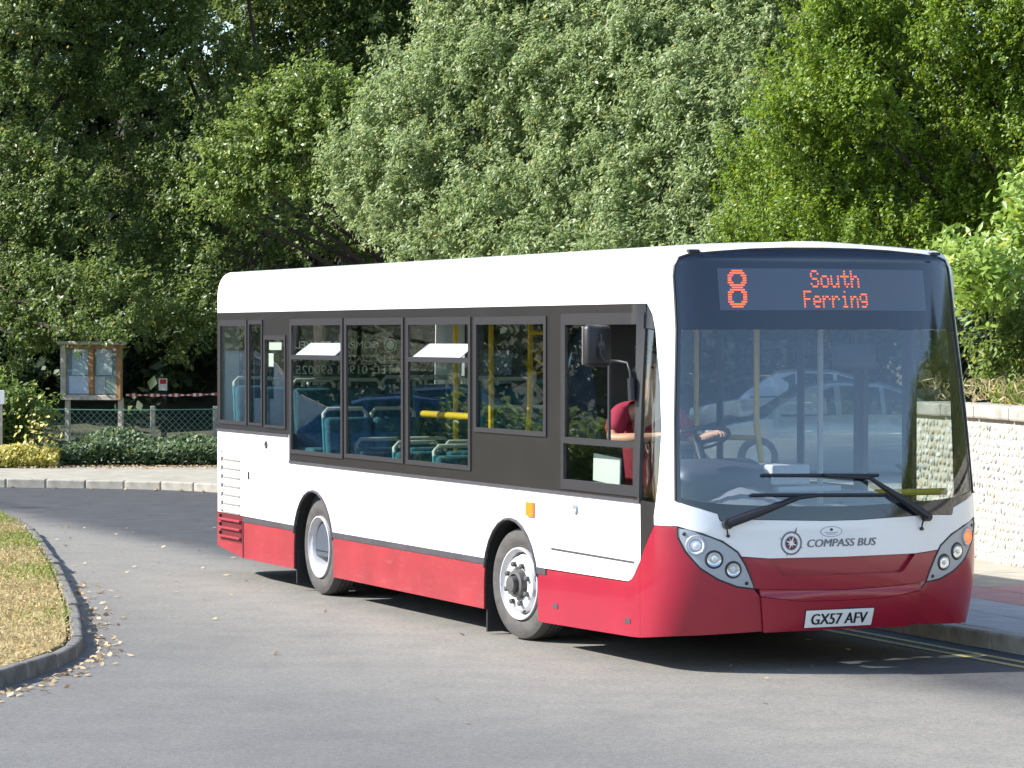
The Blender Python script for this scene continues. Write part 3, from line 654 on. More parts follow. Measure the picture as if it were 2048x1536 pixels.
def skin(mb, poly, off=0.0, th=.012, holes=(), dense=True):
    """a panel cut to poly on the body skin; off: distance proud of the skin (number or function)"""
    bm = cut2d(poly, holes, dense); fo = off if callable(off) else (lambda X, z: off)
    n = len(bm.verts); co = [(v.co.x, v.co.y) for v in bm.verts]
    outer = [P(x, z, fo(x, z)) for x, z in co]
    fs = []
    for f in bm.faces:
        q = [v.index for v in f.verts]; fs.append(q if f.normal.z > 0 else q[::-1])
    o = len(mb.v); mb.add(outer, fs)
    h = 1e-3
    for i, (x, z) in enumerate(co):
        if abs(x - XC) < 2e-3: x = XC - 2e-3 if x < XC else XC + 2e-3
        def D(fx, fz): return P(x + fx, z + fz, fo(x + fx, z + fz) if callable(off) else 0)
        nn = (D(h, 0) - D(-h, 0)).cross(D(0, h) - D(0, -h))
        if abs(x - XC) < 3e-3: nn.y = 0
        if nn.length > 1e-12: mb.nr[o + i] = nn.normalized()
    if th:
        inner = [P(x, z, fo(x, z) - th) for x, z in co]
        mb.add(inner, [q[::-1] for q in fs])
        be = [e for e in bm.edges if len(e.link_faces) == 1]
        for e in be:
            a, c = e.verts[0].index, e.verts[1].index
            mb.add([outer[a], outer[c], inner[c], inner[a]], [(0, 1, 2, 3)])
    bm.free(); return mb
def raw_build(mb, name, m, parent, **k):
    """link without re-orienting: faces already face outwards; smooth but for the rims"""
    me = bpy.data.meshes.new(name); me.from_pydata([tuple(v) for v in mb.v], [], mb.f)
    ms = m if isinstance(m, list) else [m]
    for x in ms: me.materials.append(x)
    if len(ms) > 1: me.polygons.foreach_set('material_index', mb.m)
    me.polygons.foreach_set('use_smooth', [True] * len(me.polygons)); me.update()
    if mb.nr:
        me.normals_split_custom_set_from_vertices([tuple(mb.nr.get(v.index, v.normal)) for v in me.vertices])
    return link(name, me, parent, **k)
def panel(name, polys, m, off=0., th=.012, parent=None, holes=(), both=False, **k):
    mb = MB(); mo = (lambda X, z: off(2 * XC - X, z)) if callable(off) else off
    meet = any(abs(q[0] - c_) < 1e-6 for p in polys for q in p for c_ in (XC, RE))
    for p in polys:
        skin(mb, p, off, th, holes)
        if both and meet: skin(mb, mirr(p), mo, th, [mirr(h) for h in holes])
    if both and not meet:
        m2 = MB()
        for p in polys: skin(m2, mirr(p), mo, th, [mirr(h) for h in holes])
        raw_build(m2, name, M[m] if isinstance(m, str) else m, parent or bus, **k)
    if both and meet:                                       # weld the two halves along the centre line
        key = {}; mp = list(range(len(mb.v)))
        for i, v in enumerate(mb.v):
            if abs(v[1]) < 2e-5: mp[i] = key.setdefault((round(v[0], 5), round(v[2], 5)), i)
        mb.f = [tuple(mp[i] for i in f) for f in mb.f]
        kf = [f for f in mb.f if len(set(f)) >= 3 and not all(abs(mb.v[i][1]) < 2e-5 for i in f)]
        use = sorted({i for f in kf for i in f}); nw = {o_: n_ for n_, o_ in enumerate(use)}
        mb.v = [mb.v[i] for i in use]; mb.f = [tuple(nw[i] for i in f) for f in kf]; mb.m = [0] * len(mb.f); mb.nr = {nw[i]: n_ for i, n_ in mb.nr.items() if i in nw}
    return raw_build(mb, name, M[m] if isinstance(m, str) else m, parent or bus, **k)
def arch(cx, r, n=14, z0=.19, zc=.40):
    """wheel arch outline, from its rear foot over the top to its front foot"""
    a = [(cx - r, z0)] + [(cx - r * math.cos(math.pi * i / n), zc + r * math.sin(math.pi * i / n) * 1.03) for i in range(n + 1)] + [(cx + r, z0)]
    return a
XFA, XRA = -.245, -4.435
FA, RA = arch(XFA, .488), arch(XRA, .492)
def arch_part(A, zlo, zhi=9): return [p for p in A if zlo - 1e-6 <= p[1] <= zhi]
def cutarch(A, z):  # x of the arch at height z: rear and front
    out = []
    for a, b_ in zip(A, A[1:]):
        if (a[1] - z) * (b_[1] - z) <= 0 and a[1] != b_[1]: out.append(a[0] + (b_[0] - a[0]) * (z - a[1]) / (b_[1] - a[1]))
    return min(out), max(out)
ZB, ZR0, ZR1, ZW0, ZW1, ZS = .195, .532, .580, 1.15, 2.475, 1.38
ftop = lambda A, z: [(cutarch(A, z)[0], z)] + [p for p in A if p[1] > z] + [(cutarch(A, z)[1], z)]
# roof: cantrail, pillars and header in one white moulding, then the crown
top_line = [(RE + (XC - RE) * i / 120, 0) for i in range(121)]
def ze_at(X):
    if X <= X0: return ztops(0)[1]
    return ztops(float(np.interp(X - X0, AL, C_)), float(np.interp(X - X0, AL, T_)))[1]
top_line = [(x, ze_at(x)) for x, _ in top_line][::-1]
ws_out = [(2.2275, 1.158), (2.222, 1.7), (2.2225, 2.3), (2.2, 2.55), (2.185, 2.66), (2.19, 2.73), (2.225, 2.785), (2.30, 2.803), (2.52, 2.821), (2.83, 2.841), (3.12, 2.85), (XC, 2.852)]
pillar = [(1.90, ZW1), (1.955, 2.40), (2.01, 2.293), (2.087, 1.954), (2.115, 1.627), (2.096, 1.299), (2.07, 1.139), (2.05, 1.054), (2.05, .99), (2.196, .989)]
panel('roof_cove', [[(RE, ZW1)] + pillar + ws_out + top_line], 'white', both=True)
mb = MB(); NX, NY = 140, 12; vs = []
for i in range(NX + 1):
    X = RE + (XC - RE) * (1 - (1 - i / NX) ** 1.0); p = P(X, ze_at(X))
    for j in range(NY + 1):
        t = j / NY * 2 - 1; vs.append((p.x, -t * p.y, p.z + .055 * (abs(p.y) / HW) ** 1.2 * (1 - t * t)))
mb.add(vs, [(i * (NY + 1) + j, (i + 1) * (NY + 1) + j, (i + 1) * (NY + 1) + j + 1, i * (NY + 1) + j + 1) for i in range(NX) for j in range(NY)])
mb.build('roof', M['white'], bus, smooth=60)
# lower white sides
def lower_white(A_f=True):
    p = [(-8.0, .77), (-7.06, .77), (-7.05, .583)] + ftop(RA, ZR1) + ftop(FA, ZR1)
    return p
wl = [(-7.04, .59)] + ftop(RA, ZR1) + ftop(FA, ZR1) + [(.385, .58), (1.711, .589), (1.765, .61), (1.805, .645), (1.85, .70), (1.892, .743), (1.892, ZW0), (-5.035, ZW0), (-5.035, ZS), (-7.04, ZS)]
panel('side_panel', [wl], 'white')
panel('rear_corner_panel', [[(RE, .77), (-7.05, .77), (-7.05, ZW1 - .004), (RE, ZW1 - .004), (RE, 2.40), (-7.40, 2.40), (-7.40, 1.45), (RE, 1.45)]], 'white', both=True)
panel('rear_window', [[(RE, 1.455), (-7.405, 1.455), (-7.405, 2.395), (RE, 2.395)]], 'glass', -.004, .006, both=True)
panel('rear_bumper', [[(RE, .32), (-7.06, .28), (-7.05, .58), (-7.05, .765), (RE, .765)]], 'skirt', both=True)
# red skirts and black rails
sk = [[(-7.06, .272), (-6.30, ZB), (-6.30, .58), (-7.04, .58)],
      [(-6.29, ZB), (cutarch(RA, .2)[0], ZB)] + [p for p in RA if p[0] < XRA and .2 < p[1] < ZR0] + [(cutarch(RA, ZR0)[0], ZR0), (-6.29, ZR0)],
      [(cutarch(RA, .2)[1], ZB), (cutarch(FA, .2)[0], ZB)] + [p for p in FA if p[0] < XFA and .2 < p[1] < ZR0] + [(cutarch(FA, ZR0)[0], ZR0), (cutarch(RA, ZR0)[1], ZR0)] + [p for p in RA if p[0] > XRA and .2 < p[1] < ZR0]]
for p in sk: panel('skirt_panel', [p], 'skirt'); panel('skirt_panel', [mirr(p)], 'skirt')
for x0, x1 in ((-6.29, cutarch(RA, .55)[0]), (cutarch(RA, .55)[1], cutarch(FA, .55)[0]), (cutarch(FA, .55)[1], .385)):
    p = [(x0, ZR0 + .001), (x1, ZR0 + .001), (x1, ZR1 - .001), (x0, ZR1 - .001)]
    panel('rub_rail', [p], 'rail', .006, .02)
panel('rub_rail', [mirr([(-6.29, ZR0), (cutarch(RA, .55)[0], ZR0), (cutarch(RA, .55)[0], ZR1), (-6.29, ZR1)]), mirr([(cutarch(RA, .55)[1], ZR0), (cutarch(FA, .55)[0], ZR0), (cutarch(FA, .55)[0], ZR1), (cutarch(RA, .55)[1], ZR1)])], 'rail', .006, .02)
fs = [(cutarch(FA, .2)[1], .19), (.37, .187), (1.885, .218), (1.885, .735), (1.85, .693), (1.805, .637), (1.765, .602), (1.711, .582), (.392, .572), (.392, ZR0), (cutarch(FA, ZR0)[1], ZR0)] + [p for p in FA[::-1] if p[0] > XFA and .2 < p[1] < ZR0]
fs = [fs[0]] + fs[1:]
panel('front_skirt', [fs], 'red'); 
fs_n = [(x, min(z, .572)) for x, z in fs]
panel('front_skirt', [mirr([(cutarch(FA, .2)[1], .19), (.5, .19), (.5, .56), (cutarch(FA, .56)[1], .56)] + [p for p in FA[::-1] if p[0] > XFA and .2 < p[1] < .56])], 'red')
hl = [(2.2335, .984), (2.3965, .940), (2.5355, .887), (2.6395, .815), (2.6925, .733), (2.7335, .644), (2.7595, .567), (2.6415, .582), (2.5105, .632), (2.3845, .710), (2.2845, .822), (2.2335, .918)]
corner = [(1.889, .219), (2.2, .246), (2.55, .262), (2.838, .272), (2.800, .515), (2.757, .563), (2.6415, .578), (2.5105, .628), (2.3825, .706), (2.2815, .820), (2.2295, .918), (2.2295, .986), (2.05, .986), (1.889, .738)]
panel('front_corner_panel', [corner], 'red', .001); panel('front_corner_panel', [mirr(corner)], 'red', .001)
panel('front_bumper', [[(2.842, .272), (XC, .275), (XC, .470), (3.1, .476), (2.806, .513)]], 'red', .022, .04, both=True)
panel('bumper_ledge', [[(2.806, .517), (3.1, .479), (XC, .473), (XC, .535), (3.1, .545), (2.80, .563)]], 'red', lambda X, z: .022 - .022 * sst(.49, .55, z + .05 * abs(X - XC) / .6 * 0), .03, both=True)
panel('grille_panel', [[(2.7635, .569), (2.80, .566), (3.1, .549), (XC, .539), (XC, .640), (2.98, .643), (2.955, .652), (2.862, .764), (2.672, .780), (2.6985, .733), (2.7385, .644)]], 'red', 0, .05, both=True)
panel('grille_recess', [[(2.95, .635), (XC, .632), (XC, .775), (2.845, .775)]], 'red', -.032, .01, both=True)
fw_ = [(2.2275, .990), (2.3985, .944), (2.5385, .891), (2.6435, .818), (2.668, .786), (2.86, .769), (XC, .764), (XC, 1.008), (3.3115, 1.008), (2.7485, 1.028), (2.53, 1.019), (2.517, 1.03), (2.506, 1.07), (2.2275, 1.154)]
panel('front_panel', [fw_], 'white', both=True)
panel('pillar_foot', [[(2.198, .990), (2.2265, .990), (2.2265, 1.156), (2.198, 1.156)]], 'white', -.001, both=True)
# nearside: plain lower panels, glass and the two-leaf door
nl = [(-7.04, .59)] + ftop(RA, ZR1) + ftop(FA, ZR1) + [(.52, .58), (.52, 1.05), (-7.04, 1.05)]
panel('side_panel', [mirr(nl)], 'white')
nstr = [[(-7.04, 1.055), (.50, 1.055), (.50, 1.13), (-7.04, 1.13)], [(-7.04, 2.41), (1.9, 2.41), (1.9, 2.471), (-7.04, 2.471)]]
xs_n = [-7.0, -5.75, -4.45, -3.1, -1.75, -.42, .44]
for x in xs_n: nstr.append([(x - .05, 1.13), (x + .05, 1.13), (x + .05, 2.41), (x - .05, 2.41)])
panel('window_surround', [mirr(p) for p in nstr], 'blackp')
for a, b_ in zip(xs_n, xs_n[1:]):
    panel('side_window', [mirr([(a + .05, 1.13), (b_ - .05, 1.13), (b_ - .05, 2.41), (a + .05, 2.41)])], 'glass', -.004, .005)
for a, b_ in ((.54, 1.20), (1.22, 1.90)):
    fr = [(a, .3), (b_, .3), (b_, 2.40), (a, 2.40)]; ho = [(a + .06, .42), (b_ - .06, .42), (b_ - .06, 2.33), (a + .06, 2.33)]
    d = panel('door', [mirr(fr)], 'trim', -.01, .04, holes=[mirr(ho)])
    panel('door_glass', [mirr(ho)], 'glass', -.024, .005, parent=d)
panel('window_surround', [mirr([(1.9, .99), (2.0, .99), (2.0, 2.40), (1.9, 2.40)])], 'trim')
panel('quarter_window', [mirr([(2.0, 1.0), (2.09, 1.0), (2.087, 2.0), (2.0, 2.35)])], 'glass', -.004, .005)
# offside: dark window band with openings
wins = [(-6.97, -6.165, 1.43, 2.407), (-6.125, -5.735, 1.436, 2.403), (-5.69, -5.115, 1.427, 2.262), (-5.0, -3.69, 1.217, 2.407), (-3.645, -2.325, 1.229, 2.405), (-2.265, -.965, 1.229, 2.403), (-.90, .405, 1.530, 2.400), (.655, 1.885, 1.170, 2.414)]
band = [(-7.045, ZS), (-5.04, ZS), (-5.04, ZW0), (1.893, ZW0), (1.893, ZW1 - .003), (-7.045, ZW1 - .003)]
ins = lambda w_, e: [(w_[0] + e, w_[2] + e), (w_[1] - e, w_[2] + e), (w_[1] - e, w_[3] - e), (w_[0] + e, w_[3] - e)]
panel('window_surround', [band], 'blackp', .002, .02, holes=[ins(w_, .012) for w_ in wins])
panel('window_surround', [[(1.897, ZW0), (2.068, 1.139), (2.048, 1.054), (2.048, .992), (1.895, .746)]], 'blackp', .001)
panel('window_surround', [[(1.897, 2.31), (2.003, 2.30), (1.95, 2.395), (1.90, 2.47)]], 'blackp', .001)
panel('window_surround', [[(-7.045, ZW0 - .012), (-7.045, ZW0)] if 0 else [(-5.04, ZW0 - .022), (1.893, ZW0 - .022), (1.893, ZW0 - .001), (-5.04, ZW0 - .001)]], 'rail', .010, .02)
panel('window_surround', [[(-7.045, ZS - .022), (-5.06, ZS - .022), (-5.06, ZS - .001), (-7.045, ZS - .001)]], 'rail', .010, .02)
def window(w_, name='side_window', hop=False, t=.052, tz=.062):
    gp = ins(w_, .02)
    if hop: gp = gp[:2] + [(w_[1] - .02, 2.07), (w_[0] + .02, 2.07)]
    g_ = panel(name, [gp], 'glass', -.010, .005)
    o = ins(w_, 0); i_ = [(w_[0] + t, w_[2] + tz * .6), (w_[1] - t, w_[2] + tz * .6), (w_[1] - t, w_[3] - tz), (w_[0] + t, w_[3] - tz)]
    panel('window_frame', [o], 'rubber', .013, .02, parent=g_, holes=[i_])
    if hop:
        zb = 2.09; panel('hopper_rail', [[(w_[0] + t, zb - .04), (w_[1] - t, zb - .04), (w_[1] - t, zb), (w_[0] + t, zb)]], 'rubber', .013, .02, parent=g_)
        a, b_ = P(w_[0] + t + .02, zb), P(w_[1] - t - .22, zb); mb = MB()   # the open tilting light leans inwards
        mb.add([a + Vector((.0, .02, 0)), b_ + Vector((0, .02, 0)), b_ + Vector((0, .15, .105)), a + Vector((0, .15, .105)), a + Vector((.0, .022, -.006)), b_ + Vector((0, .022, -.006)), b_ + Vector((0, .152, .099)), a + Vector((0, .152, .099))], [(0, 1, 2, 3), (7, 6, 5, 4), (0, 3, 7, 4), (1, 5, 6, 2), (3, 2, 6, 7), (0, 4, 5, 1)])
        mb.build('hopper_pane', M['hopper'], g_)
    return g_
for k, w_ in enumerate(wins[:7]): window(w_, 'engine_vent_window' if k == 2 else 'side_window', k in (3, 5), *((.03, .04) if k in (1, 2) else (.045, .058)))
# driver's window: frame, sliding upper pane, lower pane
dw = wins[7]
lo_ = [(.70, 1.240), (1.805, 1.240), (1.805, 1.495), (.70, 1.495)]; up_ = [(.725, 1.54), (1.825, 1.54), (1.825, 2.335), (.725, 2.335)]
g_ = panel('driver_window', [[(.69, 1.232), (1.815, 1.232), (1.815, 1.503), (.69, 1.503)]], 'glass', -.008, .005)
panel('window_frame', [ins(dw, 0)], 'rubber', .012, .025, parent=g_, holes=[lo_, up_])
pn = [(.725, 1.54), (1.41, 1.54), (1.41, 2.335), (.725, 2.335)]
panel('sliding_pane', [pn], 'glass', -.004, .005, parent=g_)
panel('pane_edge', [[(1.395, 1.54), (1.418, 1.54), (1.418, 2.335), (1.395, 2.335)]], 'rubber', .002, .015, parent=g_)
panel('quarter_window', [[(1.897, 1.153), (2.066, 1.142), (2.092, 1.299), (2.112, 1.627), (2.084, 1.954), (2.006, 2.293), (1.897, 2.305)]], 'glass', -.004, .005)
panel('window_post', [[(1.874, 1.153), (1.9, 1.153), (1.9, 2.305), (1.874, 2.305)]], 'rubber', .014, .03)
# doors, flaps and marks on the offside
panel('hinge_groove', [[(.476, .722), (1.808, .716), (1.808, .730), (.476, .737)]], 'rail', .004, .012)
for x0, x1, z0, z1 in ((.507, .585, .305, .338), (1.67, 1.75, .302, .335)): panel('jacking_mark', [[(x0, z0), (x1, z0), (x1, z1), (x0, z1)]], 'rail', .004, .008)
sl_ = panel('side_indicator', [[(.065, .944), (.19, .944), (.19, 1.046), (.065, 1.046)]], 'orange', .02, .03)
mb = MB(); mb.lathe([(0, .001), (.012, .02), (.014, .034), (0, .038)], Matrix.Translation((.885, -HW - .002, 1.036)) @ Matrix.Rotation(R(90), 4, 'X'), 18); mb.build('flap_lock', M['silver'], bus, smooth=40)
mb = MB(); mb.lathe([(0, .012), (.008, .018), (.008, .032), (0, .036)], Matrix.Translation((-5.65, -HW - .002, 1.27)) @ Matrix.Rotation(R(90), 4, 'X'), 14); mb.build('fuel_flap_lock', M['rail'], bus, smooth=40)
mb = MB(); mb.box((-6.13, -HW - .004, .969), (.02, .012, .07)); mb.build('flap_slot', M['trim'], bus)
for k in range(7):
    z = 1.135 - k * .083; mb = MB()
    a = (-6.875, -HW - .001, z); n_ = 8
    vs = []; 
    for i in range(n_ + 1):
        t = i / n_; d_ = .030 * math.sin(math.pi * min(1, t * 1.05)) ** .8; zz = z + .032 - t * .064
        vs += [(-6.88, -HW + .004 - d_, zz), (-6.37, -HW + .004 - d_ * .12, zz)]
    mb.add(vs, [(2 * i, 2 * i + 1, 2 * i + 3, 2 * i + 2) for i in range(n_)])
    mb.add([vs[2 * i] for i in range(n_ + 1)] + [(-6.88, -HW + .02, z)], [(i, i + 1, n_ + 1) for i in range(n_)])
    lv = mb.build('louvre', M['white'], bus, smooth=50)
    mb = MB(); mb.box((-6.625, -HW - .003, z - .042), (.49, .01, .014)); mb.build('louvre_shade_strip', M['louvre'], lv)  # grey-beige strip in the gap below each louvre paints its shade
mb = MB(); mb.box((-6.895, -HW - .004, .885), (.022, .012, .57)); mb.build('louvre_gap', M['trim'], bus)
gr = panel('engine_grille', [[(-6.945, .33), (-6.335, .33), (-6.335, .578), (-6.945, .578)]], mat('dark_red_grille', (.13, .012, .02), .5), .004, .02)
for k in range(3):
    z = .37 + k * .08; mb = MB(); mb.box((-6.64, -HW - .014, z), (.6, .03, .022), bev=.006); mb.build('grille_slat', M['skirt'], gr)
    mb = MB(); mb.box((-6.93, -HW - .012, z + .03), (.03, .02, .03)); mb.build('grille_gap', M['trim'], gr)
mb = MB(); mb.box((-6.295, -HW - .002, .39), (.012, .008, .38)); mb.build('panel_gap', M['trim'], bus)
# arch lips and inner wheel houses, mud flaps
for A, cx in ((FA, XFA), (RA, XRA)):
    for s_ in (-1, 1):
        mb = MB(); mb.tube([(x, s_ * (HW + .002), z) for x, z in A if z > .45], .013, 6); mb.build('arch_lip', M['rail'], bus, smooth=60)
        mb = MB(); vs = []; A2 = [(x, z) for x, z in A]
        for x, z in A2: vs += [(x, s_ * (HW - .012), z), (x, s_ * .80, z)]
        mb.add(vs, [(2 * i, 2 * i + 1, 2 * i + 3, 2 * i + 2) for i in range(len(A2) - 1)])
        mb.add([(x, s_ * .80, z) for x, z in A2], [tuple(range(len(A2)))])
        mb.build('wheel_arch', M['dark'], bus)
        mb = MB(); mb.box((cx - .50, s_ * (HW - .21), .20 if cx > -1 else .215), (.025, .36, .36 if cx > -1 else .30)); mb.build('mud_flap', M['trim'], bus)
# wheels
def wheel(x, y, s_, steer, rear):
    rad, wd = .42, .25
    mt = Matrix.Translation((x, y, rad)) @ Matrix.Rotation(steer, 4, 'Z') @ Matrix.Rotation(R(90) * (1 if s_ < 0 else -1), 4, 'X')
    I = Matrix.Identity(4); mb = MB()
    mb.lathe([(-wd + .02, .24), (-wd, .30), (-wd + .01, .38), (-wd + .05, rad), (-.05, rad), (-.012, .405), (0, .375), (.004, .34), (-.002, .30), (-.012, .272), (-.02, .262), (-.03, .255)], I, 56)
    o = mb.build('wheel', M['tyre'], bus, smooth=40); o.matrix_local = mt
    mb = MB()
    for g_ in (-.09, -.13, -.17): mb.lathe([(g_ - .008, rad + .001), (g_ + .008, rad + .001)], I, 56)
    mb.build('tread_groove', M['tread'], o)
    mb = MB(); mb.lathe([(-.012, .270), (.010, .268), (.012, .258), (-.004, .252), (-.02, .235), (-.20, .225)], I, 48)
    if rear: mb.lathe([(-.02, .235), (-.05, .222), (-.145, .20), (-.15, .10), (-.15, .0)], I, 48)
    else: mb.lathe([(-.06, .226), (-.03, .215), (.004, .195), (.012, .17), (.008, .125), (-.004, .115), (-.01, .0)], I, 48)
    mb.build('rim', M['rim'], o, smooth=35)
    mb = MB()
    if rear: mb.lathe([(-.15, .10), (-.12, .095), (-.07, .085), (-.065, .0)], I, 24)
    else: mb.lathe([(.0, .112), (.045, .10), (.05, .075), (.03, .068), (.03, .06), (.085, .055), (.09, .0)], I, 24)
    mb.build('hub', M['hub'], o, smooth=35)
    n_ = 8
    for k in range(n_):
        mb = MB()
        a = 2 * math.pi * (k + .4) / n_; r_, z_ = (.15, .01) if not rear else (.15, -.15)
        mb.lathe([(z_ - .01, .02), (z_ + .028, .02), (z_ + .034, .013), (z_ + .034, .0)], Matrix.Translation((r_ * math.cos(a), r_ * math.sin(a), 0)), 6); mb.build('wheel_nut', M['hub'], o)
    for k in range(10 if rear else 4):
        mb = MB(); a = 2 * math.pi * (k + .15) / (10 if rear else 4); mb.lathe([(-.137 if rear else -.0235, .0), (-.137 if rear else -.0235, .021)], Matrix.Translation(((.183 if rear else .209) * math.cos(a), (.183 if rear else .209) * math.sin(a), .004 if rear else .012)), 12); mb.build('hand_hole', M['dark'], o)
    return o
wheel(XFA, -HW + .075, -1, R(7), False); wheel(XFA, HW - .075, 1, R(7), False)
wheel(XRA, -HW + .06, -1, 0, True); wheel(XRA, HW - .06, 1, 0, True)
mb = MB(); mb.box((-2.95, 0, .30), (8.1, 1.7, .06)); mb.box((-6.2, 0, .45), (1.6, 1.9, .3)); mb.tube([(XFA, -.85, .4), (XFA, .85, .4)], .07); mb.tube([(XRA, -.9, .42), (XRA, .9, .42)], .11); mb.box((.9, 0, .30), (1.6, 1.6, .05)); mb.build('chassis', M['dark'], bus)
# ---- front glazing
wsb = ws_out[::-1] + [(2.5085, 1.072), (2.52, 1.035), (2.535, 1.023), (2.7485, 1.032), (3.3115, 1.012), (XC, 1.012)]
inner = [(XC, 1.105), (3.3175, 1.105), (2.8, 1.122), (2.6215, 1.131), (2.40, 1.15), (2.262, 1.178), (2.258, 1.7), (2.258, 2.29), (2.27, 2.300), (XC, 2.300)]
scr = panel('windscreen', [inner], 'screen', -.004, .006, both=True)
panel('screen_border', [wsb + inner], 'header', .001, .008, parent=scr, both=True)
mb = MB(); ga = [P(x, z, .002) for x, z in ws_out]; mb.tube(ga, .009, 6); mb.tube([Vector((v.x, -v.y, v.z)) for v in ga], .009, 6); mb.build('screen_seal', M['trim'], scr, smooth=60)
dis = panel('destination_display', [[(2.537, 2.712), (XC, 2.716), (XC, 2.432), (2.558, 2.428)]], 'disp', .0035, .003, both=True)
FONT = {'S': ['01110', '10001', '10000', '01110', '00001', '10001', '01110'], 'o': ['00000', '00000', '01110', '10001', '10001', '10001', '01110'], 'u': ['00000', '00000', '10001', '10001', '10001', '10011', '01101'],
        't': ['00100', '00100', '11111', '00100', '00100', '00101', '00010'], 'h': ['10000', '10000', '10110', '11001', '10001', '10001', '10001'], 'F': ['11111', '10000', '10000', '11110', '10000', '10000', '10000'],
        'e': ['00000', '00000', '01110', '10001', '11111', '10000', '01110'], 'r': ['00000', '00000', '10110', '11001', '10000', '10000', '10000'], 'i': ['00100', '00000', '01100', '00100', '00100', '00100', '01110'],
        'n': ['00000', '00000', '10110', '11001', '10001', '10001', '10001'], 'g': ['00000', '01111', '10001', '10001', '01111', '00001', '01110'],
        '8': ['0011111100', '0111111110', '1110000111', '1100000011', '1100000011', '1110000111', '0111111110', '0011111100', '0111111110', '1110000111', '1100000011', '1100000011', '1100000011', '1110000111', '0111111110', '0011111100']}
def led(name, text, q0, q1, z0, z1):
    rows = len(FONT[text[0]]); cols = [];
    grid = []
    for r_ in range(rows):
        grid.append('0'.join(FONT[c][r_] for c in text))
    nc = len(grid[0]); pw = (q1 - q0) / nc; ph = (z1 - z0) / rows; mb = MB()
    for r_, row in enumerate(grid):
        for c, ch in enumerate(row):
            if ch == '1':
                xa, xb = XC + q0 + c * pw, XC + q0 + (c + 1.02) * pw; zb_ = z1 - (r_ + .80) * ph; za = z1 - (r_ + .16) * ph
                mb.add([P(xa, zb_, .0045), P(xb, zb_, .0045), P(xb, za, .0045), P(xa, za, .0045)], [(0, 1, 2, 3)])
    return raw_build(mb, name, M['led'], dis)
led('route_number', '8', -.815, -.665, 2.445, 2.704); led('destination_word', 'South', -.128, .292, 2.584, 2.706); led('destination_word', 'Ferring', -.196, .348, 2.447, 2.566)
# wipers
def wiper(pivot, elbow, ba, bb, off=.045):
    p0 = P(XC + pivot[0], pivot[1], .03); p1 = P(XC + elbow[0], elbow[1], .05)
    mb = MB(); mb.tube([P(XC + pivot[0], pivot[1], .0), p0 + Vector((.02, 0, 0))], .034, 12)
    mb.tube([p0, p0.lerp(p1, .35) + Vector((.01, 0, 0)), p0.lerp(p1, .75), p1], [.032, .03, .02, .014], 8)
    c_ = ((ba[0] + bb[0]) / 2, (ba[1] + bb[1]) / 2); p2 = P(XC + c_[0], c_[1], .035); mb.tube([p1, p1.lerp(p2, .5), p2], .012, 6)
    o = mb.build('wiper', M['trim'], bus, smooth=50)
    mb = MB(); pts = [P(XC + ba[0] + (bb[0] - ba[0]) * i / 10, ba[1] + (bb[1] - ba[1]) * i / 10, .016) for i in range(11)]; mb.tube(pts, .012, 6); mb.build('wiper_blade', M['trim'], o)
wiper((-.872, 1.003), (-.36, 1.165), (-.69, 1.192), (.345, 1.172))
wiper((.655, 1.018), (.20, 1.285), (-.60, 1.322), (.29, 1.305))
for pv, e in (((-.872, 1.0), (-.865, .925)), ((.655, 1.0), (.62, .935))):
    mb = MB(); mb.tube([P(XC + pv[0] - .02, pv[1], .02), P(XC + e[0] - .01, (pv[1] + e[1]) / 2, .03), P(XC + e[0], e[1], .012)], .006, 5); mb.tube([P(XC + e[0], e[1], .0), P(XC + e[0], e[1], .02)], .012, 8); mb.build('washer_pipe', M['trim'], bus)
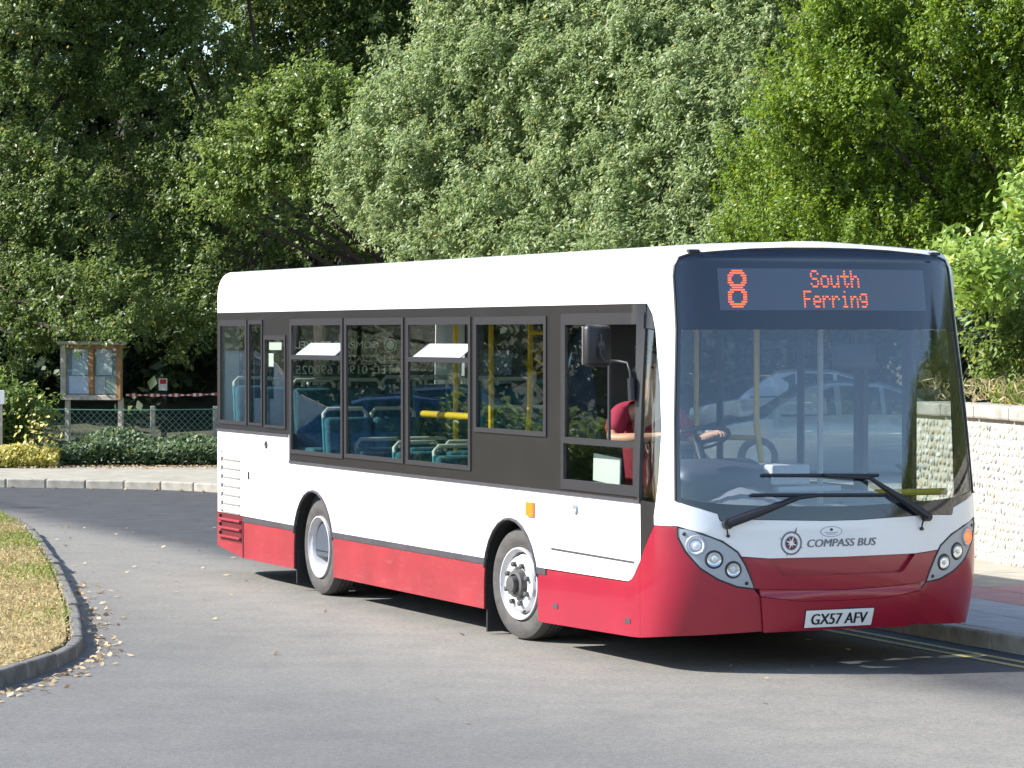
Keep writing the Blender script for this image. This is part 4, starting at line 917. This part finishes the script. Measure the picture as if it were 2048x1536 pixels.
# headlight clusters
def disc(mb, q, z, prof, n=28):
    c0 = P(XC + q, z); h = .002; du = (P(XC + q + h, z) - P(XC + q - h, z)).normalized(); dv = (P(XC + q, z + h) - P(XC + q, z - h)); nn = du.cross(dv).normalized(); dv = nn.cross(du)
    mt = Matrix(((du.x, dv.x, nn.x, c0.x), (du.y, dv.y, nn.y, c0.y), (du.z, dv.z, nn.z, c0.z), (0, 0, 0, 1)))
    return mb.lathe(prof, mt, n)
for s_ in (-1, 1):
    cl = panel('headlight_cluster', [hl if s_ < 0 else mirr(hl)], 'silver', .002, .02)
    q = lambda v: v * -s_
    mb = MB(); mb.tube([P(XC + q(x - XC), z, .001) for x, z in hl + hl[:1]], .007, 6); mb.build('cluster_seal', M['trim'], cl)
    for k, (qq, z, r_) in enumerate(((-1.079, .862, .053), (-.957, .768, .048), (-.826, .698, .045))):
        mb = MB(); disc(mb, q(qq), z, [(.0, r_ * 1.32), (.008, r_ * 1.2), (.008, r_ * 1.0)]); mb.build('lamp_ring', M['trim'] if k else M['silver'], cl, smooth=40)
        mb = MB(); disc(mb, q(qq), z, [(.008, r_), (-.002 if k == 0 else .004, r_ * .8), (.004, r_ * .5), (.007, 0)])
        if k == 0:
            mb.build('indicator_lamp', M['lens'] if s_ < 0 else M['lit'], cl, smooth=60, **({'label': 'lit orange indicator'} if s_ > 0 else {}))
        else:
            hd = mb.build('headlamp', M['chrome'], cl, smooth=60)
            mb = MB(); disc(mb, q(qq), z, [(.009, r_ * .98), (.018, r_ * .6), (.021, 0)]); mb.build('lamp_lens', M['screen'], hd, smooth=60)
            mb = MB(); disc(mb, q(qq), z, [(.006, r_ * .32), (.015, r_ * .28), (.016, 0)], 16); mb.build('bulb', M['lens'], hd, smooth=40)
    for qq, z in ((-1.157, .938), (-.731, .605)):
        mb = MB(); disc(mb, q(qq), z, [(.004, .013), (.008, .009), (.008, 0)], 12); mb.build('screw', M['trim'], cl)
    mb = MB(); disc(mb, s_ * 1.10, 2.835, [(0, .001), (.001, .03)], 4); mb.v = []; mb.f = []; mb.m = []
    a = P(XC + s_ * 1.10, 2.822); mb.box(a + Vector((0, 0, .008)), (.05, .085, .022), bev=.008); mb.build('marker_lamp', M['trim'], bus, smooth=40)
# text and badges laid on the front
def text_geo(s_, shear=0):
    cu = bpy.data.curves.new('txt', 'FONT'); cu.body = s_; cu.shear = shear; cu.align_x = 'CENTER'; cu.resolution_u = 3
    o = bpy.data.objects.new('txt', cu); C.objects.link(o); bpy.context.view_layer.update()
    me = o.to_mesh(); vs = [v.co.copy() for v in me.vertices]; fs_ = [tuple(p.vertices) for p in me.polygons]; o.to_mesh_clear()
    bpy.data.objects.remove(o); bpy.data.curves.remove(cu)
    x0, x1 = min(v.x for v in vs), max(v.x for v in vs); y0, y1 = min(v.y for v in vs), max(v.y for v in vs)
    return [((v.x - (x0 + x1) / 2) / (x1 - x0), (v.y - y0) / (y1 - y0)) for v in vs], fs_
def lettering(name, s_, q, z, wd, ht, m, parent, off=.004, shear=0, bold=0):
    vs, f = text_geo(s_, shear); mb = MB()
    for dx in ((0,) if not bold else (-bold, 0, bold)):
        mb.add([P(XC + q + v[0] * wd + dx, z + v[1] * ht, off + abs(dx) * .05 + (.0003 if dx > 0 else 0)) for v in vs], f)
    return raw_build(mb, name, m, parent)
npl = panel('number_plate', [[(XC - .29, .292), (XC + .262, .292), (XC + .262, .418), (XC - .29, .418)]], 'trim', .027, .03)
panel('plate_face', [[(XC - .284, .297), (XC + .256, .297), (XC + .256, .413), (XC - .284, .413)]], 'plate', .030, .004, parent=npl)
lettering('plate_letters', 'GX57 AFV', -.014, .316, .445, .074, M['ink'], npl, .0315, 0, .0035)
lettering('operator_name', 'COMPASS BUS', -.015, .835, .535, .052, M['greyink'], bus, .0025, .2, .0025)
lg = MB(); 
def ring(mb, q, z, r0, r1, off, n=32):
    vs = []
    for k in range(n):
        a = 2 * math.pi * k / n; vs += [P(XC + q + math.cos(a) * r0, z + math.sin(a) * r0, off), P(XC + q + math.cos(a) * r1, z + math.sin(a) * r1, off)]
    mb.add(vs, [(2 * k, 2 * k + 1, (2 * k + 3) % (2 * n), (2 * k + 2) % (2 * n)) for k in range(n)])
def star(mb, q, z, R_, r_, off, rot):
    for k in range(4):
        a = rot + k * math.pi / 2; L_ = R_ * (1.25 if k == 0 else 1)
        pts = [(0, 0), (math.cos(a + .5) * r_, math.sin(a + .5) * r_), (math.cos(a) * L_, math.sin(a) * L_), (math.cos(a - .5) * r_, math.sin(a - .5) * r_)]
        mb.add([P(XC + q + x, z + y, off) for x, y in pts], [(0, 3, 2, 1)])
ring(lg, -.405, .866, .068, .080, .0025); ring(lg, -.405, .866, .0, .048, .0025); lo = raw_build(lg, 'compass_emblem', M['greyink'], bus)
lg = MB(); ring(lg, -.405, .866, .0, .040, .0028); raw_build(lg, 'emblem_disc', M['maroon'], lo)
lg = MB(); star(lg, -.405, .866, .046, .014, .0031, R(68)); star(lg, -.405, .866, .034, .009, .0033, R(113)); raw_build(lg, 'emblem_star', M['paper'], lo)
lg = MB()
for k in range(4):
    a = R(68) + k * math.pi / 2; e0, e1 = .078, (.118 if k == 0 else .098); w0 = .009 if k == 0 else .004
    pts = [(e0 * math.cos(a) - w0 * math.sin(a), e0 * math.sin(a) + w0 * math.cos(a)), (e0 * math.cos(a) + w0 * math.sin(a), e0 * math.sin(a) - w0 * math.cos(a)), (e1 * math.cos(a), e1 * math.sin(a))]
    lg.add([P(XC - .405 + x, .866 + y, .0028) for x, y in pts], [(0, 1, 2)])
raw_build(lg, 'emblem_points', M['greyink'], lo)
def ellipse(name, q, z, a, b_, off, m, parent, k0=0):
    mb = MB(); n = 32; vs = [P(XC + q, z, off)] + [P(XC + q + a * math.cos(2 * math.pi * k / n), z + b_ * math.sin(2 * math.pi * k / n), off) for k in range(n)]
    mb.add(vs, [(0, 1 + k, 1 + (k + 1) % n) for k in range(n)]); return raw_build(mb, name, m, parent)
bd = ellipse('maker_badge', -.098, .936, .085, .036, .0025, M['bluev'], bus); ellipse('badge_field', -.098, .936, .078, .031, .003, M['plate'], bd)
ellipse('badge_mark', -.098, .95, .012, .009, .0034, M['ink'], bd)
for dz, wd in ((-.006, .055), (-.017, .038)):
    mb = MB(); mb.add([P(XC - .098 - wd, .936 + dz - .003, .0034), P(XC - .098 + wd, .936 + dz - .003, .0034), P(XC - .098 + wd, .936 + dz + .003, .0034), P(XC - .098 - wd, .936 + dz + .003, .0034)], [(0, 1, 2, 3)]); raw_build(mb, 'badge_line', M['bluev'], bd)
# lettering on the rear window, read from behind through the bus
XRW = -7.27
def window_text(s_, yc, z, wd, ht):
    vs, f = text_geo(s_); mb = MB(); mb.add([(XRW - .05 * max(0, z + v[1] * ht - 1.3) ** 1.3 * 0, yc - v[0] * wd, z + v[1] * ht) for v in vs], f); mb.build('window_lettering', M['vinyl'], bus)
window_text('COMPASS TRAVEL', .02, 2.135, .86, .07); window_text('16 TO 70 SEAT COACHES FOR HIRE', .08, 2.01, 1.05, .055); window_text('TEL: 01903 690025', .10, 1.885, 1.02, .085)
mb = MB()
for r0, r1 in ((.058, .068), (.0, .044)):
    n = 28; vs = []
    for k in range(n):
        a = 2 * math.pi * k / n; vs += [(XRW, .575 + r0 * math.cos(a), 2.165 + r0 * math.sin(a)), (XRW, .575 + r1 * math.cos(a), 2.165 + r1 * math.sin(a))]
    mb.add(vs, [(2 * k, 2 * k + 1, (2 * k + 3) % (2 * n), (2 * k + 2) % (2 * n)) for k in range(n)])
mb.build('window_emblem', M['vinyl'], bus)
# notices stuck in the small rear window
for x0, x1, z0, z1 in ((-5.62, -5.29, 2.13, 2.205), (-5.63, -5.50, 1.98, 2.10)): panel('window_sticker', [[(x0, z0), (x1, z0), (x1, z1), (x0, z1)]], 'paper', -.016, .002)
# offside mirror
mr = MB(); mr.box((0, 0, 0), (.085, .21, .285), bev=.03)
mx_ = mr.build('mirror', M['trim'], bus, smooth=50); mx_.location = (1.56, -HW - .165, 2.19); mx_.rotation_euler = (0, 0, R(12))
mb = MB(); mb.box((-.044, 0, 0), (.006, .185, .26), bev=.002); mb.build('mirror_glass', M['chrome'], mx_)
mb = MB(); mb.lathe([(0, 0), (0, .03), (.02, .028), (.022, 0)], Matrix.Translation((.043, 0, .005)) @ Matrix.Rotation(R(90), 4, 'Y'), 16); mb.box((.045, 0, .055), (.012, .014, .05)); mb.build('mirror_clamp', M['rail'], mx_, smooth=40)
mb = MB(); a = Vector((1.615, -HW - .165, 2.19)); mb.tube([a, a + Vector((.02, .0, -.07)), a + Vector((.02, .03, -.10)), (1.70, -HW - .07, 2.085), (1.77, -HW - .035, 2.075), (1.80, -HW - .03, 2.02), (1.81, -HW - .028, 1.95), (1.81, -HW - .02, 1.90)], .011, 8); mb.tube([(1.81, -HW - .028, 1.97), (1.812, -HW - .022, 1.82)], .028, 10); mb.build('mirror_arm', M['trim'], bus, smooth=50)
# ---- inside
mb = MB(); mb.box((-2.6, 0, .36), (8.7, 2.36, .05)); mb.box((-5.6, 0, .62), (2.7, 2.36, .5)); mb.build('floor', M['floor'], bus)
mb = MB(); mb.box((-2.6, 0, 2.60), (8.9, 2.2, .03)); mb.build('ceiling', M['lining'], bus)
mb = MB()
for s_ in (-1, 1): mb.box((-2.9, s_ * 1.22, 1.02), (8.0, .03, .16))
mb.build('inner_lining', M['lining'], bus)
def seat(x, y, z, face=1):
    mb = MB(); mb.box((0, 0, .62), (.09, .43, .62), Matrix.Rotation(R(-8 * face), 3, 'Y'), .035)
    o = mb.build('seat', M['seat'], bus, smooth=50, loc=(x, y, z))
    mb = MB(); mb.box((.22 * face, 0, .36), (.44, .42, .10), bev=.03); mb.build('cushion', M['seat'], o, smooth=50)
    mb = MB(); mb.box((-.055 * face, 0, .60), (.025, .44, .66), Matrix.Rotation(R(-8 * face), 3, 'Y'), .01); mb.box((.2 * face, 0, .15), (.06, .3, .3)); mb.build('seat_shell', M['seatshell'], o, smooth=50)
    mb = MB(); mb.tube([(-.09 * face, -.2, .80), (-.11 * face, -.2, .96), (-.11 * face, -.16, 1.0), (-.11 * face, .16, 1.0), (-.11 * face, .2, .96), (-.09 * face, .2, .80)], .018, 8); mb.build('grab_handle', M['grab'], o, smooth=60)
for x, z in ((-3.55, .38), (-2.70, .38), (-1.85, .38), (-4.35, .62), (-5.15, .86), (-5.95, .86), (-6.75, .86)):
    for y in (-.98, -.53, .53, .98): seat(x, y, z)
def pole(pts, r=.019): mb = MB(); mb.tube(pts, r, 8); mb.build('handrail', M['pole'], bus, smooth=60)
pole([(-3.36, -.40, .4), (-3.36, -.40, 2.58)]); pole([(-2.62, -1.0, 1.62), (-1.55, -1.0, 1.62)], .028)
pole([(-2.38, -.5, .4), (-2.38, -.5, 1.5), (-2.38, -.5, 2.58)], .022); pole([(-1.73, -.5, .4), (-1.72, -.5, 1.2), (-1.62, -.5, 1.7), (-1.60, -.5, 2.58)], .022)
pole([(-5.1, .35, .9), (-5.1, .35, 2.58)], .022); pole([(-1.6, -.5, 2.28), (-.6, -.5, 2.28)]); pole([(1.05, .1, .5), (1.12, .1, 1.2), (1.0, .1, 1.6), (1.0, .1, 2.55)], .022); pole([(.45, -.1, 1.0), (.45, -.1, 2.55)]); pole([(.45, -.1, 1.52), (1.0, .1, 1.52)])
pole([(1.9, .55, 1.16), (1.95, 1.1, 1.16)], .024)
mb = MB(); mb.tube([(-1.50, -.45, 2.2), (-1.50, -.35, 2.0), (-1.5, -.5, 1.96), (-1.5, -.6, 2.05)], .012, 6); mb.tube([(-1.42, -.45, 2.2), (-1.35, -.4, 2.0), (-1.2, -.5, 1.98), (-1.3, -.6, 2.08), (-1.42, -.45, 2.2)], .012, 6); mb.build('hanging_strap', M['pole'], bus)
mb = MB(); mb.box((.36, -.78, 1.42), (.04, .86, 2.05), bev=.01); mb.build('cab_partition', M['trim'], bus)
mb = MB(); mb.box((.80, .02, .78), (.9, .04, .80), bev=.01); mb.build('cab_door', M['lining'], bus)
mb = MB(); vs = []
for i in range(13):                                                     # the driver's jacket on the partition behind the seat
    y = -1.19 + i * .028; d_ = .02 * math.sin(i * 2.1) + .02; top = 2.30 - .10 * abs(i - 6) / 6
    vs += [(.39 + d_, y, 1.48), (.40 + d_ * 1.5, y * .6 - .42, 1.95), (.39 + d_ * .5, y * .45 - .57, top)]
mb.add(vs, [(3 * i + j, 3 * i + 3 + j, 3 * i + 4 + j, 3 * i + 1 + j) for i in range(12) for j in (0, 1)]); mb.build('hanging_jacket', M['cab'], bus, smooth=80)
# dashboard, wheel, fare box
mb = MB(); N_ = 24; vs = []
for i in range(N_ + 1):
    X = 2.20 + (2 * XC - 4.40) * i / N_; p = P(X, 1.02, -.035); q_ = P(X, 1.02, -.40)
    hump = .13 * math.exp(-((p.y + .55) / .3) ** 2)
    vs += [(p.x, p.y, .62), (p.x, p.y, 1.075), (q_.x, q_.y, 1.10 + hump), (q_.x - .1, q_.y, 1.07 + hump), (q_.x - .1, q_.y, .5)]
mb.add(vs, [(5 * i + j, 5 * i + j + 1, 5 * i + 6 + j, 5 * i + 5 + j) for i in range(N_) for j in range(4)]); mb.build('dashboard', M['dashtop'], bus, smooth=40)
mb = MB(); mb.box((1.72, -.62, 1.20), (.36, .72, .38), Matrix.Rotation(R(18), 3, 'Y'), .08); mb.build('instrument_binnacle', M['dash'], bus, smooth=50)
sw = Matrix.Translation((1.44, -.62, 1.54)) @ Matrix.Rotation(R(-22), 4, 'Y')
mb = MB(); mb.tube([sw @ Vector((.23 * math.cos(2 * math.pi * k / 28), .23 * math.sin(2 * math.pi * k / 28), 0)) for k in range(29)], .017, 8)
for a in (90, 210, 330): mb.tube([sw @ Vector((0, 0, -.03)), sw @ Vector((.22 * math.cos(R(a)), .22 * math.sin(R(a)), 0))], .014, 6)
mb.tube([sw @ Vector((0, 0, 0)), sw @ Vector((.05, 0, -.35))], .035, 8); mb.build('steering_wheel', M['trim'], bus, smooth=60)
mb = MB(); mb.box((1.80, -.14, 1.30), (.26, .30, .14), bev=.012); mb.box((1.78, .0, 1.20), (.34, .5, .04), bev=.01); mb.build('fare_box', M['box'], bus)
mb = MB(); mb.box((1.16, -HW + .11, 1.325), (.42, .012, .19), Matrix.Rotation(R(3), 3, 'Y')); mb.build('paper_notice', M['paper'], bus)
mb = MB(); mb.box((.82, -.76, 1.05), (.13, .5, .75), Matrix.Rotation(R(-8), 3, 'Y'), .05); mb.box((1.08, -.76, .80), (.48, .5, .12), bev=.05); mb.box((1.05, -.76, .55), (.3, .3, .4)); mb.build('driver_seat', M['dash'], bus, smooth=50)
mb = MB(); mb.box((1.98, .33, 2.12), (.05, .34, .20), bev=.03); mb.tube([(2.0, .33, 2.2), (2.0, .33, 2.5)], .012); mb.build('interior_mirror', M['trim'], bus, smooth=50)
mb = MB(); mb.tube([(1.05, .60, .4), (1.05, .60, 2.55)], .022, 8); mb.build('door_post', M['grab'], bus)
mb = MB(); mb.box((1.66, 0, 2.5), (.5, 2.0, .28)); mb.build('header_box', M['dash'], bus)

# ------------------------------------------------------------------ the driver
def skinned(name, verts, edges, m, parent, sub=2):
    me = bpy.data.meshes.new(name); me.from_pydata([v[:3] for v in verts], edges, [])
    o = bpy.data.objects.new(name, me); C.objects.link(o)
    md = o.modifiers.new('skin', 'SKIN'); md.use_smooth_shade = True
    for i, v in enumerate(verts):
        r_ = v[3] if isinstance(v[3], tuple) else (v[3], v[3]); me.skin_vertices[0].data[i].radius = r_
    me.skin_vertices[0].data[0].use_root = True
    o.modifiers.new('sub', 'SUBSURF').levels = sub
    dg = bpy.context.evaluated_depsgraph_get(); m2 = bpy.data.meshes.new_from_object(o.evaluated_get(dg)); m2.name = name
    bpy.data.objects.remove(o); bpy.data.meshes.remove(me); m2.materials.clear(); m2.materials.append(m)
    for p in m2.polygons: p.use_smooth = True
    return link(name, m2, parent)
bm_ = Matrix.Translation(bus.location) @ Matrix.Rotation(bus.rotation_euler.z, 4, 'Z')
O = Vector((.78, -.72, .86)); SH = Vector((.30, -.05, 0))
man = thing('person', 'bus driver in a burgundy shirt, arms on the steering wheel behind the cab window', 'person', bm_ @ (O + SH), bus.rotation_euler.z)
J = lambda x, y, z, r: (x - O.x, y - O.y, z - O.z, r)
bv = [J(.74, -.72, 1.0, .14), J(.70, -.72, 1.25, (.15, .13)), J(.68, -.72, 1.50, (.17, .13)), J(.70, -.72, 1.70, (.12, .10)), J(.72, -.72, 1.83, .055), J(.75, -.72, 1.92, (.07, .085)), J(.76, -.72, 2.03, (.082, .10)), J(.75, -.72, 2.10, (.055, .07)),
      J(.68, -.93, 1.71, .065), J(.83, -1.08, 1.53, .048), J(.96, -.98, 1.54, .042), J(1.05, -.84, 1.555, .029), J(1.085, -.79, 1.56, .034),
      J(.68, -.53, 1.70, .065), J(.82, -.40, 1.50, .046), J(.95, -.39, 1.54, .040), J(1.05, -.36, 1.57, .028), J(1.09, -.35, 1.57, .034),
      J(.80, -.82, .98, .10), J(1.05, -.84, 1.02, .075), J(1.12, -.84, .62, .05), J(.80, -.62, .98, .10), J(1.15, -.60, 1.02, .075), J(1.25, -.60, .62, .05)]
be = [(0, 1), (1, 2), (2, 3), (3, 4), (4, 5), (5, 6), (6, 7), (3, 8), (8, 9), (9, 10), (10, 11), (11, 12), (3, 13), (13, 14), (14, 15), (15, 16), (16, 17), (0, 18), (18, 19), (19, 20), (0, 21), (21, 22), (22, 23)]
for hb, sy in ((12, -1), (17, 1)):                                   # four fingers curled round the rim and a thumb
    hx, hy, hz = bv[hb][0] + O.x, bv[hb][1] + O.y, bv[hb][2] + O.z
    for k in range(4):
        i = len(bv); f = (.95, 1.05, 1.0, .8)[k]; yy = hy + (k - 1.5) * .019
        bv += [J(hx + .030 * f, yy, hz + .012, .011), J(hx + .062 * f, yy, hz + .002, .010), J(hx + .070 * f, yy, hz - .025, .009)]
        be += [(hb, i), (i, i + 1), (i + 1, i + 2)]
    i = len(bv); bv += [J(hx + .01, hy - sy * .035, hz + .0, .012), J(hx + .045, hy - sy * .048, hz - .006, .010)]; be += [(hb, i), (i, i + 1)]
i = len(bv); bv += [J(.855, -.72, 2.005, .014), J(.73, -.815, 2.02, .016), J(.73, -.625, 2.02, .016)]; be += [(6, i), (6, i + 1), (6, i + 2)]
body = skinned('body', bv, be, M['skin'], man)
sv_ = [J(.74, -.72, 1.02, (.17, .16)), J(.70, -.72, 1.25, (.18, .16)), J(.67, -.72, 1.52, (.20, .15)), J(.69, -.72, 1.72, (.14, .11)), J(.70, -.72, 1.79, (.08, .07)), J(.68, -.94, 1.72, .085), J(.76, -1.0, 1.64, .078), J(.81, -1.06, 1.555, .078), J(.68, -.52, 1.71, .085), J(.76, -.45, 1.58, .078), J(.79, -.43, 1.52, .080)]
skinned('shirt', sv_, [(0, 1), (1, 2), (2, 3), (3, 4), (3, 5), (5, 6), (6, 7), (3, 8), (8, 9), (9, 10)], M['shirt'], man)
skinned('trousers', [J(.74, -.72, .97, .155), J(.82, -.82, .97, .11), J(1.15, -.84, 1.02, .088), J(1.24, -.84, .68, .07), J(.82, -.62, .97, .11), J(1.15, -.60, 1.02, .088), J(1.24, -.60, .68, .07)], [(0, 1), (1, 2), (2, 3), (0, 4), (4, 5), (5, 6)], M['trousers'], man)
skinned('hair', [J(.715, -.72, 2.07, (.085, .098)), J(.73, -.72, 2.12, (.07, .085)), J(.69, -.72, 1.99, (.06, .08))], [(0, 1), (0, 2)], M['hair'], man)
for y in (-.755, -.685):
    mb = MB(); mb.lathe([(-.010, 0), (-.007, .008), (0, .011), (.007, .008), (.010, 0)], Matrix.Translation((.828 - O.x, y - O.y, 2.035 - O.z)), 12); mb.build('eye', M['ink'], man, smooth=80)

# ------------------------------------------------------------------ parked cars: one seen through the bus, others mirrored in its windows
M['carsilver'] = mat('silver_car_paint', (.42, .44, .46), .25, metal=.5, coat=.8); M['carblue'] = mat('blue_car_paint', (.02, .06, .16), .2, metal=.3, coat=1); M['carwhite'] = mat('white_car_paint', (.75, .75, .75), .3, coat=.5)
M['carglass'] = mat('dark_car_glass', (.012, .015, .018), .04, spec=.8); M['taillamp'] = mat('tail_lamp', (.4, .01, .01), .2, coat=.5)
def car(label, pos, rz, m, L_=4.3, W_=1.72, H_=1.46, van=False):
    t = thing('parked_car' if not van else 'parked_van', label, 'car' if not van else 'van', pos, rz)
    # stations along the length: x, sill z, belt z, roof z, half width at the belt, half width at the roof
    st = [(-.5, .42, .62, .62, .80, .80), (-.485, .28, .80, .80, .90, .90), (-.44, .22, .90, .90, .96, .94), (-.36, .2, .93, .96, .99, .90), (-.26, .2, .93, 1.28, 1, .74), (-.14, .2, .93, 1.43, 1, .68), (.02, .2, .92, 1.46, 1, .68), (.12, .2, .91, 1.41, 1, .68), (.24, .2, .90, 1.05, .99, .80), (.28, .2, .88, .90, .98, .90), (.40, .22, .80, .82, .95, .90), (.47, .28, .70, .72, .86, .82), (.5, .42, .58, .58, .72, .72)]
    if van: st = [(-.5, .35, 1.1, 1.9, .97, .9), (-.49, .25, 1.1, 1.97, 1, .92), (-.2, .2, 1.1, 2.0, 1, .92), (.18, .2, 1.1, 1.98, 1, .9), (.26, .2, 1.08, 1.75, 1, .88), (.36, .2, 1.05, 1.15, .98, .9), (.47, .25, .85, .9, .92, .9), (.5, .4, .6, .62, .8, .8)]
    k_ = H_ / 1.46 if not van else 1; ring_ = []
    for x, sl, be_, ro, w1, w2 in st:
        hw = W_ / 2; ring_.append([(x * L_, y, z) for y, z in ((-hw * w1 * .93, sl), (-hw * w1, (sl + be_ * k_) / 2), (-hw * w1 * .99, be_ * k_), (-hw * w2 * 1.0, ro * k_ - .05 * (ro > be_ + .2)), (-hw * w2 * .8, ro * k_), (hw * w2 * .8, ro * k_), (hw * w2 * 1.0, ro * k_ - .05 * (ro > be_ + .2)), (hw * w1 * .99, be_ * k_), (hw * w1, (sl + be_ * k_) / 2), (hw * w1 * .93, sl))])
    mb = MB(); vs = [p for r_ in ring_ for p in r_]; n = 10
    mb.add(vs, [(i * n + j, (i + 1) * n + j, (i + 1) * n + (j + 1) % n, i * n + (j + 1) % n) for i in range(len(st) - 1) for j in range(n)] + [tuple(range(n)), tuple(range((len(st) - 1) * n, len(st) * n))])
    mb.build('body', m, t, smooth=35)
    def quad(name, a, b_, c, d, e=.012, mm='carglass', sh=.1):
        v = [Vector(p) for p in (a, b_, c, d)]; c0 = sum(v, Vector()) / 4; nrm = (v[1] - v[0]).cross(v[3] - v[0]).normalized()
        if nrm.dot(c0 - Vector((0, 0, .7))) < 0: nrm = -nrm
        v = [c0 + (p - c0) * (1 - sh) + nrm * e for p in v]; mb = MB(); mb.add(v + [p - nrm * .02 for p in v], [(0, 1, 2, 3), (7, 6, 5, 4), (0, 4, 5, 1), (1, 5, 6, 2), (2, 6, 7, 3), (3, 7, 4, 0)]); return mb.build(name, M[mm], t)
    if not van:
        for s2 in (2, 6):
            o_ = (2, 3) if s2 == 2 else (7, 6)
            mb = MB(); pts = []
            for i in range(4, 9): pts.append(i)
            for (i, j), nm in (((4, 5), 'rear_quarter_glass'), ((5, 6), 'rear_door_glass'), ((6, 8), 'front_door_glass')): quad('side_glass', ring_[i][o_[0]], ring_[j][o_[0]], ring_[j][o_[1]], ring_[i][o_[1]], .012, 'carglass', .12)
        quad('windscreen', ring_[9][3], ring_[9][6], ring_[7][6], ring_[7][3]); quad('rear_screen', ring_[3][3], ring_[3][6], ring_[5][6], ring_[5][3])
    else:
        quad('windscreen', ring_[5][3], ring_[5][6], ring_[4][6], ring_[4][3])
        for o_ in ((2, 3), (7, 6)): quad('side_glass', ring_[3][o_[0]], ring_[4][o_[0]], ring_[4][o_[1]], ring_[3][o_[1]])
    for x in (-.31, .31):
        for y in (-1, 1):
            mt = Matrix.Translation((x * L_, y * (W_ / 2 - .10), .31)) @ Matrix.Rotation(R(90), 4, 'X'); mb = MB(); mb.lathe([(-.11, 0), (-.11, .2), (-.10, .30), (-.06, .31), (.06, .31), (.10, .30), (.11, .2), (.11, 0)], mt, 24); wh = mb.build('wheel', M['tyre'], t, smooth=40)
            mb = MB(); mb.lathe([(.118 * y * -1, .20), (.118 * y * -1, 0)], mt, 20); mb.build('rim', M['rim'], wh)
    for y in (-.62, .62):
        mb = MB(); mb.box((.478 * L_, y, .66), (.12, .34, .13), bev=.03); mb.build('headlight', M['lens'], t, smooth=50)
        mb = MB(); mb.box((-.485 * L_, y * 1.05, .80), (.10, .26, .15), bev=.03); mb.build('tail_light', M['taillamp'], t, smooth=50)
    return t
car('silver saloon car seen through the windscreen of the bus, nearest of the cars there', (5.0, 45.6, .11), R(184), M['carsilver'])
car('silver car half hidden beyond the nearest silver car, through the bus glass', (5.6, 57.0, .13), R(176), M['carsilver'], 4.4, 1.75, 1.5)
car('dark blue hatchback on the far side road, mirrored in the bus side windows', (-13.4, 35.6, .0), R(228), M['carblue'])
car('silver car behind the blue hatchback, mirrored in the bus side windows', (-19.5, 40.5, .0), R(230), M['carsilver'])
car('white van farthest along the side road, mirrored in the bus side windows', (-20.5, 47.5, .0), R(225), M['carwhite'], 4.8, 1.9, 1.9, True)
hp = []
for i in range(34):
    t_ = i / 33; hp.append((-9.6 - 3.2 * t_ + random.uniform(-.15, .15), 20.5 + 14 * t_, .5 + random.uniform(-.1, .12), random.uniform(.42, .58)))
tree('boundary_hedge', 'low clipped hedge out on the left, mirrored in the bus side windows', 'hedge', (-11.2, 27.5, .0), hp, M['oak2'], (.13, .07), 16, 20, .08, .05, .3)
# tall cypress and lamp post up the road on the right, mirrored in the windscreen
cyp = [(20.5 + random.gauss(0, .25), 18.6 + random.gauss(0, .25), 1 + i * .36, max(.35, 1.5 * math.sin(math.pi * min(1, .15 + i / 18)) ** .7)) for i in range(16)]
tree('cypress', 'dark upright cypress on the right of the road, mirrored in the windscreen', 'tree', (20.5, 18.6, .1), cyp, M['wood'], (.2, .1), 8, 20, .12, .2, 1.2)
lp = thing('street_lamp', 'tall grey street lamp on the right of the road, mirrored in the windscreen', 'street lamp', (14.0, 17.3, .1))
mb = MB(); mb.tube([(0, 0, 0), (0, 0, 1.2), (0, 0, 5.2), (-.2, -.4, 5.75), (-.6, -1.2, 5.95), (-1.3, -2.5, 6.05)], [.09, .07, .05, .045, .04, .035], 10); mb.build('lamp_post', M['silver'], lp, smooth=60)
mb = MB(); mb.box((-1.4, -2.75, 6.06), (.22, .6, .12), Matrix.Rotation(R(-28), 3, 'Z'), .05); mb.build('lamp_head', M['grab'], lp, smooth=60)
